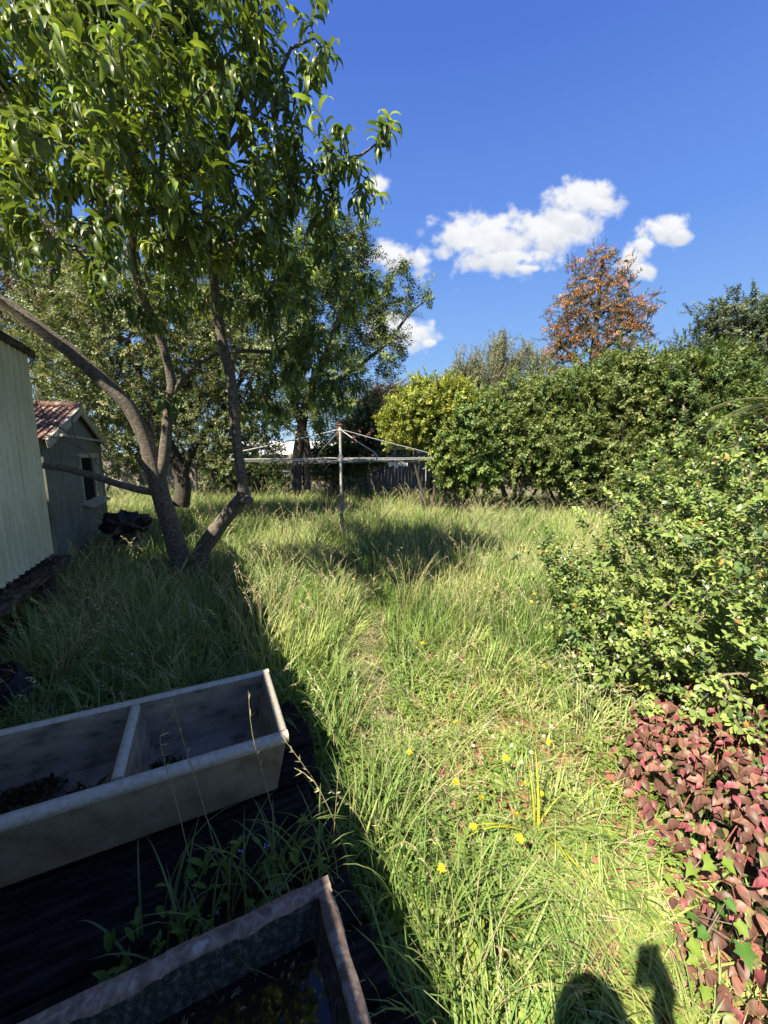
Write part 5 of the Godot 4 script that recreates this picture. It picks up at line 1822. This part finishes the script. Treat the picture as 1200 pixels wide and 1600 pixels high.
# ------------------------------------------------------------------ single small plants
func build_small_plants() -> void:
	# dandelions
	var head := Shape.new()
	for k in 34:
		var a := k * 2.4
		var f := k / 34.0
		head.leaf(Vector3(0, 0.002 * (1 - f), 0), Vector3(cos(a), 0.15 + 1.1 * (1.0 - f), sin(a)), Vector3.UP, 0.006 + 0.011 * f, 0.005, 0.2, 0.1, 2, Color.WHITE, 0.6)
	var head_mesh := head.mesh()
	var st := Shape.new()
	st.tube(PackedVector3Array([Vector3.ZERO, Vector3(0.008, 0.5, 0.004), Vector3(0, 1.0, 0)]), PackedFloat32Array([0.003, 0.0025, 0.002]), 5, Color.WHITE)
	var st_mesh := st.mesh()
	for q in [[712, 1222], [752, 1247], [740, 1292], [820, 1225], [845, 1240], [806, 1273], [713, 1128], [858, 1160], [640, 1176], [835, 928], [830, 940], [888, 962], [850, 1042], [552, 905], [870, 795], [886, 790], [845, 788], [905, 806], [536, 930], [660, 1005], [812, 1310], [790, 1185], [690, 1357]]:
		var h := rnd(0.14, 0.2) if q[1] > 1000 else rnd(0.3, 0.42)
		var lab := "yellow dandelion flower in the short grass round the yellow sedge"
		if q[1] < 820:
			lab = "small yellow flower in the long grass at the foot of the hedge"
		elif q[1] < 1060 and q[0] > 800:
			lab = "yellow dandelion flower in the grass beside the privet bush"
		elif q[1] < 1060:
			lab = "yellow flower in the long grass between the peach tree and the troughs"
		elif q[1] < 1190:
			lab = "yellow dandelion flower in the grass among the white clover heads"
		var p := at_height(q[0], q[1], h)
		var t := thing("dandelion", lab, "flower", Vector3(p.x, 0, p.z), "yellow flowers scattered in the grass")
		var s := put("stalk", st_mesh, mats["stem_green"], t)
		s.scale = Vector3(1, h, 1)
		var o := put("flower_head", head_mesh, mats["petal_yellow"], t)
		o.position = Vector3(0, h, 0)
		o.rotation = Vector3(rnd(0.0, 0.6), rnd(0, TAU), rnd(-0.3, 0.3))
		o.scale = Vector3.ONE * rnd(1.0, 1.35)
	# white clover heads and dandelion clocks
	var ball := Shape.new()
	for k in 70:
		var d := rdir()
		ball.leaf(d * 0.005, d, Vector3(0.2, 1, 0.3), 0.007, 0.0028, 0.2, 0.2, 2, Color.WHITE)
	var ball_mesh := ball.mesh()
	for q in [[265, 1026], [206, 1022], [186, 917], [140, 884], [113, 950], [192, 908], [165, 943], [112, 880], [897, 1025], [862, 1135], [850, 1150], [800, 1165], [808, 1130], [770, 1150], [815, 1190], [830, 1175], [740, 1165]]:
		var h := rnd(0.10, 0.16) if q[1] > 1100 else rnd(0.25, 0.34)
		var p := at_height(q[0], q[1], h)
		var big := 1.5 if q[0] < 900 and q[0] > 880 else 1.0
		var lab := "small white clover flower head standing in the grass"
		if q[0] < 300:
			lab = "small white daisy like flower in the shaded grass near the sheds"
		if big > 1.2:
			lab = "fluffy pale dandelion seed head beside the privet bush"
		var t := thing("clover_flower" if big < 1.2 else "dandelion_clock", lab, "flower", Vector3(p.x, 0, p.z), "white flower heads in the grass")
		var s := put("stalk", st_mesh, mats["stem_green"], t)
		s.scale = Vector3(0.8, h, 0.8)
		var o := put("flower_head", ball_mesh, mats["clover_white"], t)
		o.position = Vector3(0, h, 0)
		o.scale = Vector3.ONE * big * rnd(0.55, 0.85)
	# yellow green sedge with long arching blades
	var sg := thing("yellow_sedge", "yellow green sedge plant with long arching blades in the short grass", "plant", at_height(838, 1305, 0.0))
	var targets := [[1030, 672 + 900 - 372, 0.34], [825, 1180, 0.34]]
	var blades := [[Vector3(0.05, 1.5, -0.35), 0.36, 0.012, 0.5], [Vector3(-0.02, 1.4, -0.2), 0.28, 0.010, 0.6], [Vector3(-0.9, 0.7, 0.25), 0.40, 0.012, 1.1], [Vector3(-0.8, 0.55, 0.12), 0.36, 0.011, 0.9], [Vector3(0.25, 0.6, 0.7), 0.34, 0.010, 1.3], [Vector3(0.9, 0.6, 0.1), 0.26, 0.010, 1.2], [Vector3(0.1, 0.9, 0.6), 0.30, 0.009, 1.5], [Vector3(0.6, 1.0, -0.3), 0.24, 0.008, 1.0]]
	var sed: StandardMaterial3D = mats["grass_blade"].duplicate()
	sed.albedo_color = Color(0.40, 0.40, 0.04).linear_to_srgb()
	for q in blades:
		var s := Shape.new()
		s.blade(Vector3(rnd(-0.01, 0.01), 0, rnd(-0.01, 0.01)), q[0], q[1], q[2], q[3], 8, Color.WHITE)
		put("blade", s.mesh(), sed, sg)
	# broad leaved dock plants
	var dock_leaf := Shape.new()
	dock_leaf.leaf(Vector3.ZERO, Vector3(0, 0.6, 1).normalized(), Vector3.UP, 0.12, 0.036, 1.2, 0.3, 7, Color.WHITE, 0.5, 1.25)
	var dm := dock_leaf.mesh()
	var dock_mats := []
	for c in [Color(0.10, 0.17, 0.03), Color(0.15, 0.22, 0.04), Color(0.20, 0.26, 0.05)]:
		var m: StandardMaterial3D = mats["weed_leaf"].duplicate()
		m.albedo_color = c.linear_to_srgb()
		dock_mats.append(m)
	for q in [[700, 1480, 1.5], [760, 1560, 1.4], [640, 1560, 1.4], [690, 1590, 1.4], [620, 1470, 1.4], [655, 1510, 1.5], [590, 1290, 1.2], [610, 1330, 0.8], [880, 1330, 0.7], [940, 1300, 0.8], [820, 1400, 0.6], [900, 1560, 0.8], [960, 1390, 0.7], [650, 1430, 1.3], [560, 1370, 1.1], [255, 1010, 1.2], [300, 985, 1.1], [360, 1020, 1.0], [60, 1085, 0.9], [30, 1050, 0.9]]:
		var p := at_height(q[0], q[1], 0.05)
		var lab := "broad leaved green dock weed growing in the sunny grass"
		if q[0] < 660:
			lab = "broad leaved green dock weed growing beside the troughs"
		elif q[0] > 860:
			lab = "broad leaved green dock weed growing beside the red knotweed"
		if q[0] < 400:
			lab = "broad leaved dock weed in the shaded grass beside the sheds"
		var t := thing("dock_weed", lab, "weed", Vector3(p.x, 0, p.z), "dock weeds")
		for k in 8:
			var o := put("leaf", dm, dock_mats[rng.randi() % 3], t)
			var a := k * 2.4 + rnd(-0.3, 0.3)
			o.transform = Transform3D(look_basis(Vector3(cos(a), rnd(-0.1, 0.6), sin(a)), Vector3.UP).scaled(Vector3.ONE * q[2] * rnd(0.7, 1.1)), Vector3(0, 0.015, 0))
	# the weedy clump between the two troughs, with forget-me-nots and grass arching over the rims
	var cl := thing("weed_clump", "clump of leafy weeds and arching grass between the two troughs", "weed", yard(0.1, 0.16, -1.15))
	var lf := Shape.new()
	lf.leaf(Vector3.ZERO, Vector3(0, 0.6, 1).normalized(), Vector3.UP, 0.06, 0.019, 0.9, 0.25, 5, Color.WHITE, 0.5, 1.2)
	var lm := lf.mesh()
	var clump_base := cl.position
	for k in 120:
		var p := yard(rnd(-0.32, 0.30), 0.165, rnd(-1.24, -0.99))
		var o := put("leaf", lm, dock_mats[0 if rng.randf() < 0.75 else 1], cl)
		o.transform = Transform3D(look_basis(Vector3(rnd(-1, 1), rnd(0.1, 1.2), rnd(-1, 1)), Vector3.UP).scaled(Vector3.ONE * rnd(0.6, 1.3)), p - clump_base + Vector3(0, rnd(0.0, 0.16), 0))
	var gm: StandardMaterial3D = mats["grass_blade"].duplicate()
	gm.albedo_color = Color(0.15, 0.20, 0.06).linear_to_srgb()
	for k in 90:
		var s := Shape.new()
		var p := yard(rnd(-0.28, 0.38), 0.16, rnd(-1.26, -0.98))
		s.blade(p - clump_base, Vector3(rnd(-1, 1), rnd(1.0, 4.0), rnd(-1, 1)), rnd(0.22, 0.42), rnd(0.006, 0.010), rnd(0.6, 2.2), 7, Color.WHITE)
		put("grass_blade", s.mesh(), gm, cl)
	var sm: StandardMaterial3D = mats["grass_blade"].duplicate()
	sm.albedo_color = Color(0.36, 0.33, 0.18).linear_to_srgb()
	# tall oat stalks that cross the troughs: foot (u, n) and pixel path
	for q in [[-0.10, -1.22, [[250, 1150], [285, 1110]]], [-0.02, -1.25, [[278, 1130], [262, 1060]]], [0.18, -1.2, [[395, 1150], [388, 1080]]], [0.34, -1.1, [[520, 1330], [530, 1190]]], [0.36, -0.98, [[500, 1380], [545, 1450]]], [0.40, -1.3, [[470, 1190], [440, 1150]]], [0.40, -1.15, [[490, 1220], [460, 1200]]]]:
		var a := yard(q[0], 0.15, q[1])
		var depth := -a.z
		var m1 := at_depth(q[2][0][0], q[2][0][1], depth + 0.03)
		var e1 := at_depth(q[2][1][0], q[2][1][1], depth + 0.05)
		var sp := smooth_path(PackedVector3Array([a, a.lerp(m1, 0.5) + Vector3(0, 0.03, 0), m1, e1]), PackedFloat32Array([0.0018, 0.0016, 0.0013, 0.001]), 0.04)
		var s := Shape.new()
		s.tube(sp[0], sp[1], 4, Color.WHITE)
		var pts: PackedVector3Array = sp[0]
		var cnt := pts.size()
		for j in 11:
			var f := (0.62 + 0.38 * j / 11.0) * (cnt - 1)
			var pp := pts[int(f)]
			s.leaf(pp, ((e1 - m1).normalized() + rdir() * 0.5 + Vector3(0, -0.5, 0)).normalized(), rdir(), rnd(0.02, 0.032), 0.0045, 0.2, 0.2, 3, Color.WHITE)
		var o := put("oat_stalk", s.mesh(), sm, cl)
		o.position = -clump_base
	var fm := Shape.new()
	for k in 5:
		var a := k * TAU / 5
		fm.leaf(Vector3.ZERO, Vector3(cos(a), 0.25, sin(a)), Vector3.UP, 0.0055, 0.0055, 0.1, 0.1, 2, Color.WHITE, 0.6)
	var fmm := fm.mesh()
	for q in [[376, 1330], [380, 1340], [416, 1322], [425, 1386], [434, 1386], [396, 1419], [340, 1422]]:
		var p := at_depth(q[0], q[1], 1.02 + (1420.0 - q[1]) * 0.001)
		var t := thing("forget_me_not", "tiny pale blue forget-me-not between the troughs", "flower", Vector3(p.x, 0.16, p.z), "blue flowers in the weed clump")
		var s := put("stalk", st_mesh, mats["stem_green"], t)
		s.scale = Vector3(0.5, maxf(p.y - 0.16, 0.02), 0.5)
		for k in 5:
			var o := put("flower", fmm, mats["petal_blue"], t)
			o.position = Vector3(rnd(-0.009, 0.009), p.y - 0.16 + rnd(-0.008, 0.01), rnd(-0.009, 0.009))
			o.rotation = Vector3(rnd(0.2, 1.2), rnd(0, TAU), 0)
			o.scale = Vector3.ONE * 0.62

# ------------------------------------------------------------------ the photographer, behind the lens; only the shadow shows
func capsule(p: Vector3, a: Vector3, b: Vector3, ra: float, rb: float) -> float:
	var ab := b - a
	var f := clampf((p - a).dot(ab) / ab.length_squared(), 0.0, 1.0)
	return p.distance_to(a + ab * f) - lerpf(ra, rb, f)

func skin_field(s: Shape, bones: Array, cell: float, blend: float, col_of: Callable) -> void:
	var lo := Vector3.INF
	var hi := -Vector3.INF
	for b in bones:
		for k in 2:
			var r: float = b[2 + k] + cell * 2.0
			lo = lo.min(b[k] - Vector3.ONE * r)
			hi = hi.max(b[k] + Vector3.ONE * r)
	var dims := Vector3i(((hi - lo) / cell).ceil()) + Vector3i.ONE
	var val := PackedFloat32Array()
	val.resize(dims.x * dims.y * dims.z)
	val.fill(1.0)
	for b in bones:
		var reach := maxf(b[2], b[3]) + cell * 3.0
		var pa: Vector3 = b[0]
		var pb: Vector3 = b[1]
		var l := Vector3i(((pa.min(pb) - Vector3.ONE * reach - lo) / cell).floor()).clamp(Vector3i.ZERO, dims - Vector3i.ONE)
		var h := Vector3i(((pa.max(pb) + Vector3.ONE * reach - lo) / cell).ceil()).clamp(Vector3i.ZERO, dims - Vector3i.ONE)
		for z in range(l.z, h.z + 1):
			for y in range(l.y, h.y + 1):
				for x in range(l.x, h.x + 1):
					var id := (z * dims.y + y) * dims.x + x
					var d := capsule(lo + Vector3(x, y, z) * cell, pa, pb, b[2], b[3])
					var o := val[id]
					var k := clampf(0.5 + 0.5 * (o - d) / blend, 0.0, 1.0)
					val[id] = lerpf(o, d, k) - blend * k * (1.0 - k)
	var made := {}
	for z in dims.z - 1:
		for y in dims.y - 1:
			for x in dims.x - 1:
				var id := (z * dims.y + y) * dims.x + x
				var sum := Vector3.ZERO
				var n := 0
				var inside := 0
				for c in 8:
					if val[id + (c & 1) + ((c >> 1) & 1) * dims.x + (c >> 2) * dims.x * dims.y] < 0.0:
						inside += 1
				if inside == 0 or inside == 8:
					continue
				for e in [[0, 1], [2, 3], [4, 5], [6, 7], [0, 2], [1, 3], [4, 6], [5, 7], [0, 4], [1, 5], [2, 6], [3, 7]]:
					var c0: int = e[0]
					var c1: int = e[1]
					var v0 := val[id + (c0 & 1) + ((c0 >> 1) & 1) * dims.x + (c0 >> 2) * dims.x * dims.y]
					var v1 := val[id + (c1 & 1) + ((c1 >> 1) & 1) * dims.x + (c1 >> 2) * dims.x * dims.y]
					if (v0 < 0.0) != (v1 < 0.0):
						var f := v0 / (v0 - v1)
						sum += Vector3(c0 & 1, (c0 >> 1) & 1, c0 >> 2).lerp(Vector3(c1 & 1, (c1 >> 1) & 1, c1 >> 2), f)
						n += 1
				var gx := val[id + 1] - val[id]
				var gy := val[id + dims.x] - val[id]
				var gz := val[id + dims.x * dims.y] - val[id]
				var p := lo + (Vector3(x, y, z) + sum / n) * cell
				made[id] = s.vert(p, Vector3(gx, gy, gz).normalized(), col_of.call(p))
	for z in range(1, dims.z - 1):
		for y in range(1, dims.y - 1):
			for x in range(1, dims.x - 1):
				var id := (z * dims.y + y) * dims.x + x
				var steps := [1, dims.x, dims.x * dims.y]
				for a in 3:
					if (val[id] < 0.0) != (val[id + steps[a]] < 0.0):
						var u: int = steps[(a + 1) % 3]
						var w: int = steps[(a + 2) % 3]
						if made.has(id) and made.has(id - u) and made.has(id - w) and made.has(id - u - w):
							s.quad(made[id], made[id - u], made[id - u - w], made[id - w])

func build_person() -> void:
	var hd := Vector3(-0.23, 1.55, 0.15)
	var t := thing("person", "photographer in dark clothes holding up a phone, only the shadow shows", "person", Vector3(-0.22, 0, 0.3))
	var neck := Vector3(-0.23, 1.38, 0.23)
	var sh_r := Vector3(-0.05, 1.29, 0.25)
	var sh_l := Vector3(-0.41, 1.29, 0.28)
	var hip := Vector3(-0.23, 0.87, 0.32)
	var el_r := Vector3(0.07, 1.22, 0.17)
	var wr_r := Vector3(0.035, 1.48, 0.06)
	var el_l := Vector3(-0.50, 1.03, 0.33)
	var wr_l := Vector3(-0.50, 0.80, 0.28)
	var bones := [[hd + Vector3(0, 0.02, 0.01), hd + Vector3(0, 0.05, 0.01), 0.092, 0.09], [hd + Vector3(0, -0.06, -0.02), hd + Vector3(0, 0, -0.015), 0.065, 0.08], [hd + Vector3(0, -0.1, 0.04), neck, 0.055, 0.06], [hd + Vector3(0, -0.005, -0.10), hd + Vector3(0, -0.03, -0.105), 0.012, 0.016],
		[hd + Vector3(0.085, 0, 0.01), hd + Vector3(0.088, -0.03, 0.005), 0.02, 0.014], [hd + Vector3(-0.085, 0, 0.01), hd + Vector3(-0.088, -0.03, 0.005), 0.02, 0.014],
		[neck, sh_r, 0.06, 0.07], [neck, sh_l, 0.06, 0.07], [neck + Vector3(-0.07, -0.1, 0), hip + Vector3(-0.05, 0.1, 0), 0.12, 0.12], [neck + Vector3(0.07, -0.1, 0), hip + Vector3(0.05, 0.1, 0), 0.12, 0.12],
		[hip + Vector3(-0.08, 0, 0), hip + Vector3(0.08, 0, 0), 0.13, 0.13], [sh_r, el_r, 0.06, 0.045], [el_r, wr_r, 0.045, 0.03], [sh_l, el_l, 0.06, 0.045], [el_l, wr_l, 0.044, 0.03]]
	for sg in [-1.0, 1.0]:
		var kn := Vector3(-0.23 + sg * 0.11, 0.47, 0.29)
		var an := Vector3(-0.23 + sg * 0.12, 0.09, 0.34)
		bones.append([hip + Vector3(sg * 0.09, -0.05, 0), kn, 0.088, 0.06])
		bones.append([kn, an, 0.058, 0.042])
		bones.append([an + Vector3(0, -0.045, 0.03), an + Vector3(sg * 0.02, -0.055, -0.17), 0.042, 0.034])
	var s := Shape.new()
	var skin_c := Color(0.42, 0.25, 0.18)
	var cloth := Color(0.025, 0.03, 0.05)
	var hair := Color(0.03, 0.022, 0.016)
	var colour := func(p: Vector3) -> Color:
		if p.y > 1.41 and p.distance_to(hd) < 0.22:
			return hair if p.y > hd.y + 0.06 or p.z > hd.z + 0.03 else skin_c
		return cloth
	skin_field(s, bones, 0.02, 0.03, colour)
	# hands
	var skin_of := func(_p: Vector3) -> Color:
		return skin_c
	var ph := Vector3(0.004, 1.585, 0.028)
	var fingers := []
	fingers.append([wr_r, Vector3(0.05, 1.53, 0.05), 0.028, 0.027])
	fingers.append([Vector3(0.052, 1.525, 0.048), Vector3(0.05, 1.56, 0.05), 0.02, 0.018])
	for k in 4:
		var y := 1.525 + k * 0.019
		fingers.append([Vector3(0.052, y, 0.045), Vector3(0.050, y + 0.004, 0.020), 0.0095, 0.009])
		fingers.append([Vector3(0.050, y + 0.004, 0.020), Vector3(0.02 + 0.004 * k, y + 0.008, 0.014), 0.009, 0.008])
	fingers.append([Vector3(0.046, 1.53, 0.056), Vector3(0.03, 1.56, 0.052), 0.011, 0.010])
	fingers.append([Vector3(0.03, 1.56, 0.052), Vector3(0.018, 1.585, 0.044), 0.010, 0.009])
	skin_field(s, fingers, 0.004, 0.006, skin_of)
	var lh := []
	lh.append([wr_l, wr_l + Vector3(0, -0.08, -0.01), 0.027, 0.028])
	for k in 4:
		var b0 := wr_l + Vector3(0.004, -0.085, -0.032 + 0.019 * k)
		var long := 0.035 - 0.004 * absf(k - 1.5)
		lh.append([b0, b0 + Vector3(0.008, -long, 0), 0.0095, 0.009])
		lh.append([b0 + Vector3(0.008, -long, 0), b0 + Vector3(0.022, -long * 1.8, 0), 0.009, 0.008])
	lh.append([wr_l + Vector3(0.01, -0.03, -0.025), wr_l + Vector3(0.022, -0.07, -0.045), 0.011, 0.009])
	lh.append([wr_l + Vector3(0.022, -0.07, -0.045), wr_l + Vector3(0.026, -0.095, -0.045), 0.009, 0.008])
	skin_field(s, lh, 0.004, 0.006, skin_of)
	var m := StandardMaterial3D.new()
	m.vertex_color_use_as_albedo = true
	m.roughness = 0.8
	var o := put("figure", s.mesh(), m, t)
	o.position = -t.position
	var phone := thing("phone", "black phone held upright in the photographer's hand", "phone", ph)
	box_part("phone_case", Vector3(0.072, 0.148, 0.009), Transform3D.IDENTITY, "phone_black", phone, 0.003)
	box_part("lens_block", Vector3(0.03, 0.03, 0.003), Transform3D(Basis.IDENTITY, Vector3(-0.016, 0.05, -0.0058)), "phone_black", phone, 0.001)
